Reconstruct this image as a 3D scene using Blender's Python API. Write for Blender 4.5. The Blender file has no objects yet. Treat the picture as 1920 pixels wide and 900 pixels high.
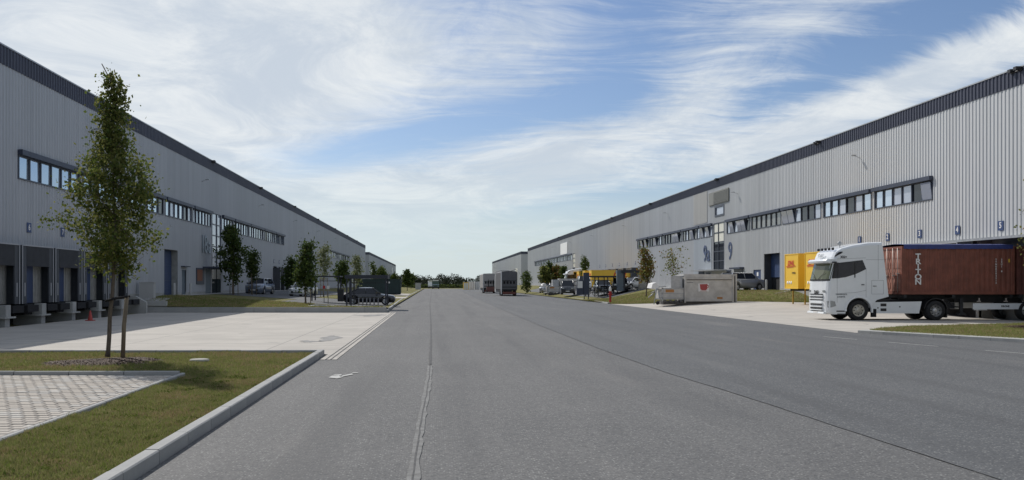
import bpy, bmesh, math, random
import numpy as np
from mathutils import Vector, Matrix
random.seed(11); rng = np.random.default_rng(11)
S = bpy.context.scene
COL = S.collection
R = math.radians
PI = math.pi

# ------------------------------------------------------------------ camera
cam = bpy.data.cameras.new('camera'); camo = bpy.data.objects.new('camera', cam); COL.objects.link(camo)
camo.location = (0, 0, 2.0); camo.rotation_euler = (R(90), 0, 0)
cam.sensor_width = 36; cam.lens = 36 * 1700 / 1920
cam.shift_x = (960 - 813) / 1920; cam.shift_y = (531 - 450) / 1920
cam.clip_start = 0.1; cam.clip_end = 8000
S.camera = camo
# ------------------------------------------------------------------ light
SUN = Vector((-0.60, 0.92, 1.0)).normalized()
el = math.asin(SUN.z); az = math.atan2(SUN.x, SUN.y)
sl = bpy.data.lights.new('sun', 'SUN'); sl.energy = 3.5; sl.angle = R(0.6); sl.color = (1, 0.955, 0.89)
so = bpy.data.objects.new('sun', sl); COL.objects.link(so); so.rotation_euler = SUN.to_track_quat('Z', 'Y').to_euler()
S.view_settings.view_transform = 'Standard'; S.view_settings.look = 'None'; S.view_settings.gamma = 1
S.view_settings.exposure = 0.12
S.cycles.max_bounces = 6; S.cycles.transparent_max_bounces = 8; S.cycles.use_denoising = True
W = bpy.data.worlds.new('World'); S.world = W; W.use_nodes = True
nt = W.node_tree; nt.nodes.clear()


class NB:
    """small node-graph writer"""
    def __init__(s, nt): s.nt = nt
    def n(s, t, **k):
        x = s.nt.nodes.new(t)
        for a, b in k.items(): setattr(x, a, b)
        return x
    def put(s, sock, v):
        if hasattr(v, 'is_linked') or isinstance(v, bpy.types.NodeSocket): s.nt.links.new(v, sock)
        else: sock.default_value = v
    def m(s, op, a, b=0.0, c=None, clamp=False):
        x = s.n('ShaderNodeMath', operation=op, use_clamp=clamp)
        s.put(x.inputs[0], a); s.put(x.inputs[1], b)
        if c is not None: s.put(x.inputs[2], c)
        return x.outputs[0]
    def noise(s, vec, scale, detail=4, rough=.5, dist=0.0, lac=2.0):
        x = s.n('ShaderNodeTexNoise')
        if vec is not None: s.put(x.inputs['Vector'], vec)
        x.inputs['Scale'].default_value = scale; x.inputs['Detail'].default_value = detail
        x.inputs['Roughness'].default_value = rough; x.inputs['Distortion'].default_value = dist; x.inputs['Lacunarity'].default_value = lac
        return x.outputs['Fac']
    def mix(s, f, a, b, mode='MIX'):
        x = s.n('ShaderNodeMix', data_type='RGBA', blend_type=mode)
        s.put(x.inputs[0], f); s.put(x.inputs[6], a); s.put(x.inputs[7], b)
        return x.outputs[2]
    def ramp(s, f, lo, hi):
        x = s.n('ShaderNodeMapRange', interpolation_type='SMOOTHSTEP')
        s.put(x.inputs[0], f); x.inputs[1].default_value = lo; x.inputs[2].default_value = hi
        return x.outputs[0]
    def comb(s, x, y, z=0.0):
        k = s.n('ShaderNodeCombineXYZ')
        for i, v in enumerate((x, y, z)): s.put(k.inputs[i], v)
        return k.outputs[0]
    def vm(s, v, loc=(0, 0, 0), rot=(0, 0, 0), sc=(1, 1, 1)):
        k = s.n('ShaderNodeMapping'); s.put(k.inputs[0], v)
        k.inputs[1].default_value = loc; k.inputs[2].default_value = rot; k.inputs[3].default_value = sc
        return k.outputs[0]


def make_sky():
    g = NB(nt)
    out = g.n('ShaderNodeOutputWorld'); bg = g.n('ShaderNodeBackground'); bg.inputs['Strength'].default_value = 0.1
    nt.links.new(bg.outputs[0], out.inputs[0])
    sky = g.n('ShaderNodeTexSky', sky_type='NISHITA', sun_disc=False, sun_elevation=el, sun_rotation=az)
    sky.air_density = 1.0; sky.dust_density = 0.6; sky.ozone_density = 2.0
    tc = g.n('ShaderNodeTexCoord'); sp = g.n('ShaderNodeSeparateXYZ'); nt.links.new(tc.outputs['Generated'], sp.inputs[0])
    x, y, z = sp.outputs
    azi = g.m('ARCTAN2', x, y)                       # radians, 0 = down the road
    elv = g.m('ARCSINE', z)
    up = g.m('MAXIMUM', z, 0.0)
    den = g.m('ADD', up, 0.16)
    px = g.m('DIVIDE', x, den); py = g.m('DIVIDE', y, den)
    P = g.comb(px, py)
    # slow domain warp
    wn = g.n('ShaderNodeTexNoise'); nt.links.new(P, wn.inputs['Vector']); wn.inputs['Scale'].default_value = .7; wn.inputs['Detail'].default_value = 3
    wv = g.n('ShaderNodeVectorMath', operation='MULTIPLY_ADD'); nt.links.new(wn.outputs['Color'], wv.inputs[0])
    wv.inputs[1].default_value = (.9, .9, 0); nt.links.new(P, wv.inputs[2])
    Q = wv.outputs[0]
    # coverage as the masses of cirrus in the sky, by direction
    def blob(pxx, pyy, rx, ry, rot, amp):
        a0 = math.atan((pxx - 813) / 1700); e0 = math.atan((531 - pyy) / 1700 * math.cos(a0))
        c, s_ = math.cos(R(rot)), math.sin(R(rot))
        dx = g.m('SUBTRACT', azi, a0); dy = g.m('SUBTRACT', elv, e0)
        u = g.m('MULTIPLY', g.m('ADD', g.m('MULTIPLY', dx, c), g.m('MULTIPLY', dy, s_)), 1700 / rx)
        v = g.m('MULTIPLY', g.m('ADD', g.m('MULTIPLY', dx, -s_), g.m('MULTIPLY', dy, c)), 1700 / ry)
        r2 = g.m('ADD', g.m('MULTIPLY', u, u), g.m('MULTIPLY', v, v))
        return g.m('MULTIPLY', g.m('EXPONENT', g.m('MULTIPLY', r2, -1)), amp)
    cov = None
    blobs = [(150, 200, 560, 420, 0, .95), (650, 60, 330, 170, -10, .55), (1010, 60, 140, 90, 60, .22),
             (700, 440, 420, 90, 0, .6), (1090, 290, 330, 75, 12, .62), (1350, 110, 260, 110, 25, .40),
             (1560, 215, 420, 38, 22, .62), (1830, 120, 300, 45, 20, .6), (1550, 30, 200, 40, 10, .25), (1290, 190, 110, 60, -40, .18),
             (880, 235, 330, 38, 10, -.50), (620, 300, 120, 30, 15, -.25), (1170, 170, 100, 60, 20, -.3), (1400, 205, 130, 28, 15, -.22),
             (1700, 60, 160, 60, 20, -.15), (1160, 375, 300, 20, 8, -.42)]
    for b in blobs:
        k = blob(*b); cov = k if cov is None else g.m('ADD', cov, k)
    # beyond the view the same broken cirrus goes on at an average cover
    outer = g.m('MULTIPLY', g.ramp(g.m('ABSOLUTE', g.m('SUBTRACT', azi, .1)), .7, 1.3), .45)
    cov = g.m('ADD', cov, outer)
    cov = g.m('MAXIMUM', cov, g.m('MULTIPLY', g.ramp(elv, .36, .60), .45))
    # fibrous cirrus: stretched noise, two directions
    f1 = g.noise(g.vm(Q, rot=(0, 0, R(38)), sc=(.55, 2.6, 1)), 2.4, 12, .68, 1.1)
    f2 = g.noise(g.vm(Q, rot=(0, 0, R(-22)), sc=(.8, 3.4, 1)), 3.4, 11, .68, .9)
    f3 = g.noise(Q, 6.5, 10, .7, 1.4)
    f = g.m('ADD', g.m('ADD', g.m('MULTIPLY', f1, .5), g.m('MULTIPLY', f2, .28)), g.m('MULTIPLY', f3, .22))
    f = g.m('MULTIPLY', g.m('SUBTRACT', f, .5), 4.2)
    dens = g.m('ADD', cov, g.m('MULTIPLY', f, g.m('ADD', .20, g.m('MULTIPLY', g.ramp(azi, -.25, .2), .34))))
    dens = g.ramp(dens, .04, .88)
    # low sky is milky
    hz = g.m('SUBTRACT', 1.0, g.ramp(elv, .0, .13))
    dens = g.m('MAXIMUM', dens, g.m('MULTIPLY', hz, .9))
    dens = g.m('MULTIPLY', dens, .93)
    soft = g.noise(Q, 1.9, 9, .68, .8)
    cl = g.mix(g.ramp(soft, .35, .7), (5.5, 6.1, 6.8, 1), (7.9, 8.15, 8.2, 1))
    cl = g.mix(g.m('SUBTRACT', 1.0, g.ramp(elv, .0, .16)), cl, (5.9, 6.9, 7.2, 1))
    blue = g.mix(1.0, sky.outputs[0], (.70, .74, .84, 1), 'MULTIPLY')
    fin = g.mix(dens, blue, cl)
    below = g.m('LESS_THAN', z, -.01)
    fin = g.mix(below, fin, (2.2, 2.2, 2.0, 1))
    nt.links.new(fin, bg.inputs['Color'])
make_sky()

# ------------------------------------------------------------------ materials
MATS = {}
def mat(name, col, rough=.6, metal=0.0, var=.0, vscale=2.0, bump=0.0, bscale=30.0, spec=.5, col2=None, coat=0.0, stretch=None, fine=0.0, fscale=120.0):
    m = bpy.data.materials.new(name); m.use_nodes = True
    t = m.node_tree; b = t.nodes['Principled BSDF']; g = NB(t)
    b.inputs['Roughness'].default_value = rough; b.inputs['Metallic'].default_value = metal
    b.inputs['Specular IOR Level'].default_value = spec; b.inputs['Coat Weight'].default_value = coat
    tc = g.n('ShaderNodeTexCoord').outputs['Object']
    c = (*col, 1)
    cur = c
    if var or col2 is not None:
        v = tc if stretch is None else g.vm(tc, sc=stretch)
        n = g.noise(v, vscale, 6, .6)
        c2 = (*col2, 1) if col2 is not None else tuple([max(0, q * (1 - var)) for q in col] + [1])
        c1 = c if col2 is not None else tuple([q * (1 + var * .6) for q in col] + [1])
        cur = g.mix(g.ramp(n, .3, .7), c1, c2)
    if fine:
        n = g.noise(tc, fscale, 2, .5)
        fac = g.m('ADD', 1 - fine, g.m('MULTIPLY', n, fine * 2))
        k = g.n('ShaderNodeVectorMath', operation='SCALE')
        if isinstance(cur, tuple): k.inputs[0].default_value = cur[:3]
        else: t.links.new(cur, k.inputs[0])
        t.links.new(fac, k.inputs['Scale']); cur = k.outputs[0]
    if isinstance(cur, tuple): b.inputs['Base Color'].default_value = cur
    else: t.links.new(cur, b.inputs['Base Color'])
    if bump:
        bn = g.n('ShaderNodeBump'); bn.inputs['Strength'].default_value = bump; bn.inputs['Distance'].default_value = .02
        t.links.new(g.noise(tc, bscale, 4, .6), bn.inputs['Height']); t.links.new(bn.outputs[0], b.inputs['Normal'])
    MATS[name] = m
    return m

def asphalt(name, c1, c2):
    m = bpy.data.materials.new(name); m.use_nodes = True; t = m.node_tree; b = t.nodes['Principled BSDF']; g = NB(t)
    tc = g.n('ShaderNodeTexCoord').outputs['Object']
    big = g.noise(tc, .22, 5, .6, .5)
    lanes = g.noise(g.vm(tc, sc=(1.1, .035, 1)), 1.0, 4, .55)
    fac = g.m('ADD', g.m('MULTIPLY', big, .5), g.m('MULTIPLY', lanes, .5))
    base = g.mix(g.ramp(fac, .36, .64), (*c1, 1), (*c2, 1))
    vo = g.n('ShaderNodeTexVoronoi'); t.links.new(tc, vo.inputs['Vector']); vo.inputs['Scale'].default_value = 34
    stone = g.ramp(vo.outputs['Distance'], .10, .55)
    vc = g.n('ShaderNodeSeparateColor'); t.links.new(vo.outputs['Color'], vc.inputs[0])
    fl = g.m('MULTIPLY', g.m('GREATER_THAN', vc.outputs[0], .72), g.m('SUBTRACT', 1.0, stone))
    base = g.mix(g.m('MULTIPLY', fl, .78), base, (.36, .36, .34, 1))
    dk = g.m('MULTIPLY', g.m('LESS_THAN', vc.outputs[1], .3), .38)
    base = g.mix(dk, base, (.05, .052, .055, 1))
    tx = g.n('ShaderNodeSeparateXYZ'); t.links.new(tc, tx.inputs[0])
    wob = g.m('MULTIPLY', g.m('SUBTRACT', g.noise(g.vm(tc, sc=(.3, .05, 1)), 1, 2, .5), .5), 1.6)
    trk = g.m('SINE', g.m('MULTIPLY', g.m('ADD', tx.outputs[0], wob), 3.3))
    trk = g.m('MULTIPLY', g.ramp(trk, .2, 1.0), g.ramp(g.noise(g.vm(tc, sc=(.5, .04, 1)), 1.3, 4, .6), .42, .62))
    base = g.mix(g.m('MULTIPLY', trk, .42), base, (.075, .076, .078, 1))
    oil = g.ramp(g.noise(tc, .9, 4, .55, .6), .68, .76)
    base = g.mix(g.m('MULTIPLY', oil, .35), base, (.06, .06, .06, 1))
    dust = g.ramp(g.noise(g.vm(tc, sc=(1, .12, 1)), .6, 6, .65), .55, .75)
    base = g.mix(g.m('MULTIPLY', dust, .38), base, (.22, .21, .195, 1))
    mid = g.noise(tc, 9, 5, .7)
    base = g.mix(g.ramp(mid, .35, .75), base, g.mix(1.0, base, (.82, .82, .83, 1), 'MULTIPLY'))
    t.links.new(base, b.inputs['Base Color'])
    b.inputs['Roughness'].default_value = .82; b.inputs['Specular IOR Level'].default_value = .35
    bn = g.n('ShaderNodeBump'); bn.inputs['Strength'].default_value = .7; bn.inputs['Distance'].default_value = .006
    t.links.new(vo.outputs['Distance'], bn.inputs['Height']); t.links.new(bn.outputs[0], b.inputs['Normal'])
    MATS[name] = m; return m

def concrete(name, c1, c2, joint=0.0, jx=3.0, jy=5.0):
    m = bpy.data.materials.new(name); m.use_nodes = True; t = m.node_tree; b = t.nodes['Principled BSDF']; g = NB(t)
    tc = g.n('ShaderNodeTexCoord').outputs['Object']
    n = g.noise(tc, .35, 6, .62, .6); n2 = g.noise(g.vm(tc, sc=(.25, 1.4, 1)), .9, 5, .6); n3 = g.noise(tc, 14, 4, .6)
    f = g.m('ADD', g.m('ADD', g.m('MULTIPLY', n, .5), g.m('MULTIPLY', n2, .35)), g.m('MULTIPLY', n3, .15))
    base = g.mix(g.ramp(f, .36, .64), (*c1, 1), (*c2, 1))
    st = g.ramp(g.noise(tc, .55, 3, .5, 1.0), .64, .72)
    ty = g.ramp(g.noise(g.vm(tc, rot=(0, 0, .5), sc=(.10, 2.2, 1)), 1.0, 3, .5, .8), .60, .70)
    base = g.mix(g.m('MULTIPLY', ty, .16), base, (.16, .155, .15, 1))
    base = g.mix(g.m('MULTIPLY', st, .45), base, (.2, .195, .185, 1))
    if joint:
        s = g.n('ShaderNodeSeparateXYZ'); t.links.new(tc, s.inputs[0])
        def ln(o, p):
            fr = g.m('FRACT', g.m('DIVIDE', o, p)); d = g.m('MULTIPLY', g.m('MINIMUM', fr, g.m('SUBTRACT', 1.0, fr)), p)
            return g.m('LESS_THAN', d, joint)
        j = g.m('MAXIMUM', ln(s.outputs[0], jx), ln(s.outputs[1], jy))
        base = g.mix(g.m('MULTIPLY', j, .6), base, (.16, .155, .15, 1))
    t.links.new(base, b.inputs['Base Color']); b.inputs['Roughness'].default_value = .85; b.inputs['Specular IOR Level'].default_value = .3
    bn = g.n('ShaderNodeBump'); bn.inputs['Strength'].default_value = .25; bn.inputs['Distance'].default_value = .01
    t.links.new(g.noise(tc, 40, 3, .6), bn.inputs['Height']); t.links.new(bn.outputs[0], b.inputs['Normal'])
    MATS[name] = m; return m

def ground_grass(name):
    m = bpy.data.materials.new(name); m.use_nodes = True; t = m.node_tree; b = t.nodes['Principled BSDF']; g = NB(t)
    tc = g.n('ShaderNodeTexCoord').outputs['Object']
    n = g.noise(tc, .8, 6, .65, .5); n2 = g.noise(tc, 6, 6, .7)
    a = g.mix(g.ramp(n, .35, .65), (.15, .155, .05, 1), (.24, .19, .10, 1))
    a = g.mix(g.ramp(n2, .4, .68), a, (.11, .13, .035, 1))
    n3 = g.noise(tc, 1.7, 5, .6, .4); a = g.mix(g.m('MULTIPLY', g.ramp(n3, .52, .66), .7), a, (.16, .12, .08, 1))
    t.links.new(a, b.inputs['Base Color']); b.inputs['Roughness'].default_value = .95; b.inputs['Specular IOR Level'].default_value = .1
    bn = g.n('ShaderNodeBump'); bn.inputs['Strength'].default_value = .8; bn.inputs['Distance'].default_value = .04
    t.links.new(g.noise(tc, 22, 5, .7), bn.inputs['Height']); t.links.new(bn.outputs[0], b.inputs['Normal'])
    MATS[name] = m; return m

def leafmat(name, c1, c2, tr=.35, scale=3.0):
    m = bpy.data.materials.new(name); m.use_nodes = True; t = m.node_tree; t.nodes.clear(); g = NB(t)
    o = g.n('ShaderNodeOutputMaterial'); d = g.n('ShaderNodeBsdfPrincipled'); tr_ = g.n('ShaderNodeBsdfTranslucent'); mx = g.n('ShaderNodeMixShader')
    geo = g.n('ShaderNodeNewGeometry')
    c = g.mix(geo.outputs['Random Per Island'], (*c1, 1), (*c2, 1))
    t.links.new(c, d.inputs['Base Color']); t.links.new(c, tr_.inputs['Color']); d.inputs['Roughness'].default_value = .7; d.inputs['Specular IOR Level'].default_value = .12
    mx.inputs[0].default_value = tr
    t.links.new(d.outputs[0], mx.inputs[1]); t.links.new(tr_.outputs[0], mx.inputs[2]); t.links.new(mx.outputs[0], o.inputs[0])
    MATS[name] = m; return m

def glassmat(name, col, rough=.03, ior=1.9, metal=0.0):
    m = bpy.data.materials.new(name); m.use_nodes = True; b = m.node_tree.nodes['Principled BSDF']
    b.inputs['Base Color'].default_value = (*col, 1); b.inputs['Roughness'].default_value = rough; b.inputs['IOR'].default_value = ior
    b.inputs['Specular IOR Level'].default_value = .6; b.inputs['Metallic'].default_value = metal
    MATS[name] = m; return m

def cladding(name, col, var):
    m = bpy.data.materials.new(name); m.use_nodes = True; t = m.node_tree; b = t.nodes['Principled BSDF']; g = NB(t)
    tc = g.n('ShaderNodeTexCoord').outputs['Object']
    s = g.n('ShaderNodeSeparateXYZ'); t.links.new(tc, s.inputs[0])
    wn = g.n('ShaderNodeTexWhiteNoise', noise_dimensions='1D'); t.links.new(g.m('FLOOR', g.m('DIVIDE', s.outputs[1], 1.0)), wn.inputs['W'])
    wn2 = g.n('ShaderNodeTexWhiteNoise', noise_dimensions='1D'); t.links.new(g.m('FLOOR', g.m('DIVIDE', s.outputs[1], 6.0)), wn2.inputs['W'])
    f = g.m('ADD', 1 - var, g.m('MULTIPLY', g.m('ADD', g.m('MULTIPLY', wn.outputs['Value'], .6), g.m('MULTIPLY', wn2.outputs['Value'], .4)), var * 2))
    streak = g.noise(g.vm(tc, sc=(1, 3.0, .12)), 1.0, 5, .6)
    fr = g.m('FRACT', g.m('DIVIDE', s.outputs[1], 6.0)); jn = g.m('LESS_THAN', fr, .006)
    f = g.m('MULTIPLY', f, g.m('ADD', .86, g.m('MULTIPLY', streak, .28)))
    f = g.m('MULTIPLY', f, g.m('SUBTRACT', 1.0, g.m('MULTIPLY', jn, .3)))
    k = g.n('ShaderNodeVectorMath', operation='SCALE'); k.inputs[0].default_value = col; t.links.new(f, k.inputs['Scale'])
    t.links.new(k.outputs[0], b.inputs['Base Color'])
    b.inputs['Roughness'].default_value = .5; b.inputs['Metallic'].default_value = .1; b.inputs['Specular IOR Level'].default_value = .4
    MATS[name] = m; return m

asphalt('asphalt_dark', (.116, .119, .121), (.098, .101, .104))
asphalt('asphalt_light', (.146, .144, .140), (.119, .118, .116))
mat('seam_soft', (.108, .11, .112), .9, var=.25, vscale=2.5); mat('stain', (.20, .195, .185), .7, var=.4, vscale=2)
mat('seam', (.082, .082, .082), .9, var=.3, vscale=9); mat('patch', (.185, .184, .178), .9, var=.3, vscale=6)
concrete('yard', (.47, .44, .395), (.38, .355, .32), .022, 5.0, 5.0)
concrete('kerb', (.36, .36, .35), (.27, .275, .27))
concrete('concrete_block', (.42, .42, .40), (.30, .30, .29))
concrete('pavement', (.42, .41, .39), (.33, .325, .31), .008, 1.0, 1.0)
mat('paver_a', (.42, .38, .33), .9, var=.15, vscale=3, bump=.2); mat('paver_b', (.42, .38, .33), .9, var=.15, vscale=3, bump=.2); mat('paver_c', (.46, .435, .395), .9, var=.12, vscale=3)
mat('joint_sand', (.15, .135, .115), .95, var=.3, vscale=9)
ground_grass('turf')
mat('soil', (.09, .068, .052), .95, var=.4, vscale=12, bump=.8, bscale=30)
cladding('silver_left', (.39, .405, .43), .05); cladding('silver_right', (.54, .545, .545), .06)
cladding('beige_clad', (.57, .55, .51), .05); cladding('blue_clad', (.52, .55, .575), .05)
cladding('navy_band', (.050, .055, .082), .1)
mat('navy', (.035, .045, .075), .5, var=.15); mat('navy_frame', (.05, .06, .085), .45); mat('sign_navy', (.03, .06, .16), .5)
mat('door_blue', (.03, .055, .13), .5, var=.1); mat('door_grey', (.11, .14, .17), .5, var=.1)
mat('black_rubber_and_shade', (.012, .012, .014), .95, var=.2, vscale=5); mat('curtain', (.030, .032, .037), .8, var=.25, vscale=1.5); mat('frame_grey', (.045, .05, .06), .6, var=.15)  # the rubber black also colours the sheets painted as shade at docks and gate
mat('edge_pale', (.34, .35, .37), .5); mat('pale_sheet', (.30, .30, .285), .6, var=.15, vscale=3)
mat('louvre', (.22, .22, .20), .6); mat('white', (.80, .80, .78), .5); mat('cream', (.72, .71, .62), .5)
mat('roofing', (.25, .25, .25), .9)
glassmat('glass_sky', (.62, .70, .80), .03, 1.9, .75); glassmat('glass_blind', (.46, .49, .57), .06, 1.9, .35); glassmat('glass_dark', (.02, .023, .03), ior=1.45); glassmat('glass_grey', (.18, .18, .17), .15)
glassmat('windscreen', (.10, .11, .06), .05, 1.3)
mat('bark', (.13, .105, .08), .9, var=.35, vscale=8, bump=.5, stretch=(3, 3, .6)); mat('stake', (.20, .16, .11), .85, var=.3, vscale=6, stretch=(4, 4, .5))
leafmat('leaf_green', (.065, .10, .022), (.13, .16, .04), .45); leafmat('leaf_olive', (.14, .155, .04), (.22, .22, .07), .5); leafmat('leaf_dark', (.035, .062, .02), (.075, .105, .03), .35)
leafmat('leaf_pale', (.17, .20, .10), (.26, .27, .15)); leafmat('leaf_rust', (.17, .09, .03), (.24, .15, .04)); leafmat('leaf_brown', (.12, .07, .045), (.17, .10, .06))
leafmat('blade_green', (.165, .175, .06), (.29, .27, .125), .45); leafmat('blade_dry', (.28, .21, .11), (.42, .33, .19), .3); leafmat('blade_lush', (.15, .21, .035), (.22, .30, .055), .4)
leafmat('weed_leaf', (.07, .10, .02), (.12, .15, .035), .3)
for nd in MATS['weed_leaf'].node_tree.nodes:
    if nd.type == 'BSDF_PRINCIPLED': nd.inputs['Roughness'].default_value = .95; nd.inputs['Specular IOR Level'].default_value = 0
leafmat('far_wood', (.018, .026, .016), (.04, .05, .028), .1)
leafmat('chip', (.05, .035, .027), (.15, .10, .075), 0)
mat('truck_white', (.74, .76, .77), .28, coat=.5, var=.03, vscale=1.5); mat('tyre', (.017, .017, .018), .85, bump=.3, bscale=60); mat('rim', (.42, .40, .35), .4, .6, var=.3, vscale=9); mat('rim_silver', (.5, .5, .5), .35, .7)
mat('chassis', (.022, .022, .024), .7, var=.3, vscale=4); mat('black_plastic', (.02, .02, .022), .5); mat('headlight', (.35, .37, .38), .15, .3, coat=1.0); mat('seam_line', (.16, .17, .18), .6)
mat('container_red', (.20, .064, .040), .6, var=.22, vscale=2.2, bump=.1, bscale=8); mat('container_red2', (.13, .042, .032), .6, var=.22, vscale=2); mat('tarp_blue', (.025, .04, .17), .55, var=.2, vscale=2)
mat('container_pink', (.33, .15, .11), .6, var=.25, vscale=3)
mat('letter_white', (.75, .74, .72), .6); mat('steel_bar', (.42, .38, .35), .5, .5)
mat('yellow', (.80, .50, .045), .45, var=.05, vscale=1); mat('post_red', (.55, .02, .02), .5); mat('post_yellow', (.42, .26, .03), .6, var=.3, vscale=5)
mat('press_grey', (.52, .51, .49), .5, .2, var=.2, vscale=1.2); mat('press_dark', (.12, .115, .11), .6); mat('sticker_red', (.40, .07, .07), .6); mat('sticker_orange', (.45, .2, .06), .6)
mat('galvanised', (.42, .43, .44), .45, .5, var=.15, vscale=4)
mat('grey_tarp', (.10, .10, .105), .55, var=.15, vscale=2); mat('trailer_grey', (.33, .33, .32), .5, var=.1); mat('trailer_side', (.33, .32, .31), .5); mat('tail_red', (.16, .045, .03), .5, var=.3, vscale=5); mat('forklift_red', (.13, .05, .04), .5)
mat('green_dark', (.010, .030, .030), .55, var=.2, vscale=1.5); mat('paint_black', (.012, .013, .017), .25, coat=1.0); mat('paint_blue', (.15, .18, .24), .3, .3, coat=1.0); mat('paint_white', (.72, .73, .73), .3, coat=1.0)
mat('paint_silver', (.38, .39, .41), .3, .5, coat=1.0); mat('tail_lamp', (.35, .01, .01), .3); mat('bus_green', (.06, .10, .07), .5)
mat('cone_red', (.40, .05, .04), .6); mat('paint_marking', (.46, .46, .44), .8, var=.2, vscale=20); mat('steel', (.25, .26, .28), .5, .5); mat('shelter_dark', (.018, .022, .035), .5)
mat('stone', (.36, .35, .31), .9, var=.2, vscale=8); mat('hut_grey', (.42, .42, .41), .8); mat('orange_poster', (.24, .10, .06), .6); mat('hydrant_red', (.42, .02, .02), .5); mat('skin', (.5, .33, .25), .7)
mat('number_blue', (.05, .075, .15), .5); mat('number_pale', (.30, .35, .39), .5)
M = MATS

# ------------------------------------------------------------------ geometry helpers
class MB:
    def __init__(s): s.v = []; s.f = []; s.mi = []; s.cur = 0; s.smooth = []
    def add(s, vs, fs, sm=False):
        o = len(s.v); s.v += [tuple(p) for p in vs]
        for f in fs: s.f.append(tuple(i + o for i in f)); s.mi.append(s.cur); s.smooth.append(sm)
        return s
    def box(s, x0, x1, y0, y1, z0, z1):
        if x1 < x0: x0, x1 = x1, x0
        if y1 < y0: y0, y1 = y1, y0
        if z1 < z0: z0, z1 = z1, z0
        return s.add([(x0, y0, z0), (x1, y0, z0), (x1, y1, z0), (x0, y1, z0), (x0, y0, z1), (x1, y0, z1), (x1, y1, z1), (x0, y1, z1)],
                     [(0, 3, 2, 1), (4, 5, 6, 7), (0, 1, 5, 4), (1, 2, 6, 5), (2, 3, 7, 6), (3, 0, 4, 7)])
    def tube(s, pts, rad, n=8, caps=True):
        pts = [Vector(p) for p in pts]
        if not hasattr(rad, '__len__'): rad = [rad] * len(pts)
        rings = []; vs = []
        prev = None
        for i, p in enumerate(pts):
            d = (pts[min(i + 1, len(pts) - 1)] - pts[max(i - 1, 0)]).normalized()
            a = d.orthogonal().normalized() if prev is None else (prev - d * prev.dot(d)).normalized()
            prev = a; b = d.cross(a)
            for k in range(n):
                t = 2 * PI * k / n; vs.append(p + (a * math.cos(t) + b * math.sin(t)) * rad[i])
        fs = [(i * n + k, i * n + (k + 1) % n, (i + 1) * n + (k + 1) % n, (i + 1) * n + k) for i in range(len(pts) - 1) for k in range(n)]
        if caps: fs += [tuple(reversed(range(n))), tuple(range((len(pts) - 1) * n, len(pts) * n))]
        return s.add(vs, fs, True)
    def bar(s, p, q, w):
        return s.tube([p, q], w, 4)
    def prism(s, poly, axis, a, b):
        """poly of 2-D points extruded along axis ('x','y','z') from a to b"""
        def P(u, v, w): return {'x': (w, u, v), 'y': (u, w, v), 'z': (u, v, w)}[axis]
        n = len(poly)
        vs = [P(u, v, a) for u, v in poly] + [P(u, v, b) for u, v in poly]
        fs = [tuple(range(n)), tuple(reversed(range(n, 2 * n)))] + [(i, i + n, (i + 1) % n + n, (i + 1) % n) for i in range(n)]
        return s.add(vs, fs)
    def loft(s, rings, closed=True, caps=True, sm=False):
        n = len(rings[0]); vs = [p for r in rings for p in r]; m = n if closed else n - 1
        fs = [(i * n + k, i * n + (k + 1) % n, (i + 1) * n + (k + 1) % n, (i + 1) * n + k) for i in range(len(rings) - 1) for k in range(m)]
        if caps: fs += [tuple(reversed(range(n))), tuple(range((len(rings) - 1) * n, len(rings) * n))]
        return s.add(vs, fs, sm)
    def lathe(s, prof, centre, axis='y', n=24):
        """prof: (radius, offset along axis)"""
        cx, cy, cz = centre; vs = []
        for r, o in prof:
            for k in range(n):
                t = 2 * PI * k / n; c, q = r * math.cos(t), r * math.sin(t)
                vs.append({'y': (cx + c, cy + o, cz + q), 'z': (cx + c, cy + q, cz + o), 'x': (cx + o, cy + c, cz + q)}[axis])
        fs = [(i * n + k, i * n + (k + 1) % n, (i + 1) * n + (k + 1) % n, (i + 1) * n + k) for i in range(len(prof) - 1) for k in range(n)]
        return s.add(vs, fs, True)
    def mesh(s, name, mats):
        me = bpy.data.meshes.new(name); me.from_pydata(s.v, [], s.f)
        if not isinstance(mats, (list, tuple)): mats = [mats]
        for m in mats: me.materials.append(m)
        if len(mats) > 1: me.polygons.foreach_set('material_index', s.mi)
        me.polygons.foreach_set('use_smooth', s.smooth)
        me.update()
        bm = bmesh.new(); bm.from_mesh(me); bmesh.ops.recalc_face_normals(bm, faces=bm.faces); bm.to_mesh(me); bm.free()
        return me

def link(name, me, parent=None):
    o = bpy.data.objects.new(name, me); COL.objects.link(o)
    if parent is not None: o.parent = parent
    return o
def part(name, mb, m, parent, label=None):
    if isinstance(m, str): m = M[m]
    elif isinstance(m, (list, tuple)): m = [M[q] if isinstance(q, str) else q for q in m]
    o = link(name, mb.mesh(name, m), parent)
    if label: o['label'] = label
    return o
def tag(o, label=None, cat=None, group=None, kind=None):
    for k, v in (('label', label), ('category', cat), ('group', group), ('kind', kind)):
        if v: o[k] = v
    return o
def thing(name, label, cat, loc=(0, 0, 0), rz=0, group=None, kind=None):
    o = bpy.data.objects.new(name, None); COL.objects.link(o); o.empty_display_size = .3
    o.location = loc; o.rotation_euler = (0, 0, rz)
    return tag(o, label, cat, group, kind)
def solo(name, mb, m, label, cat, loc=(0, 0, 0), rz=0, group=None, kind=None):
    o = part(name, mb, m, None); o.location = loc; o.rotation_euler = (0, 0, rz)
    return tag(o, label, cat, group, kind)
def inst(src, parent, loc=None, rot=None, name=None):
    c = src.copy(); COL.objects.link(c); c.parent = parent
    if loc is not None: c.location = loc
    if rot is not None: c.rotation_euler = rot
    return c
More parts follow.
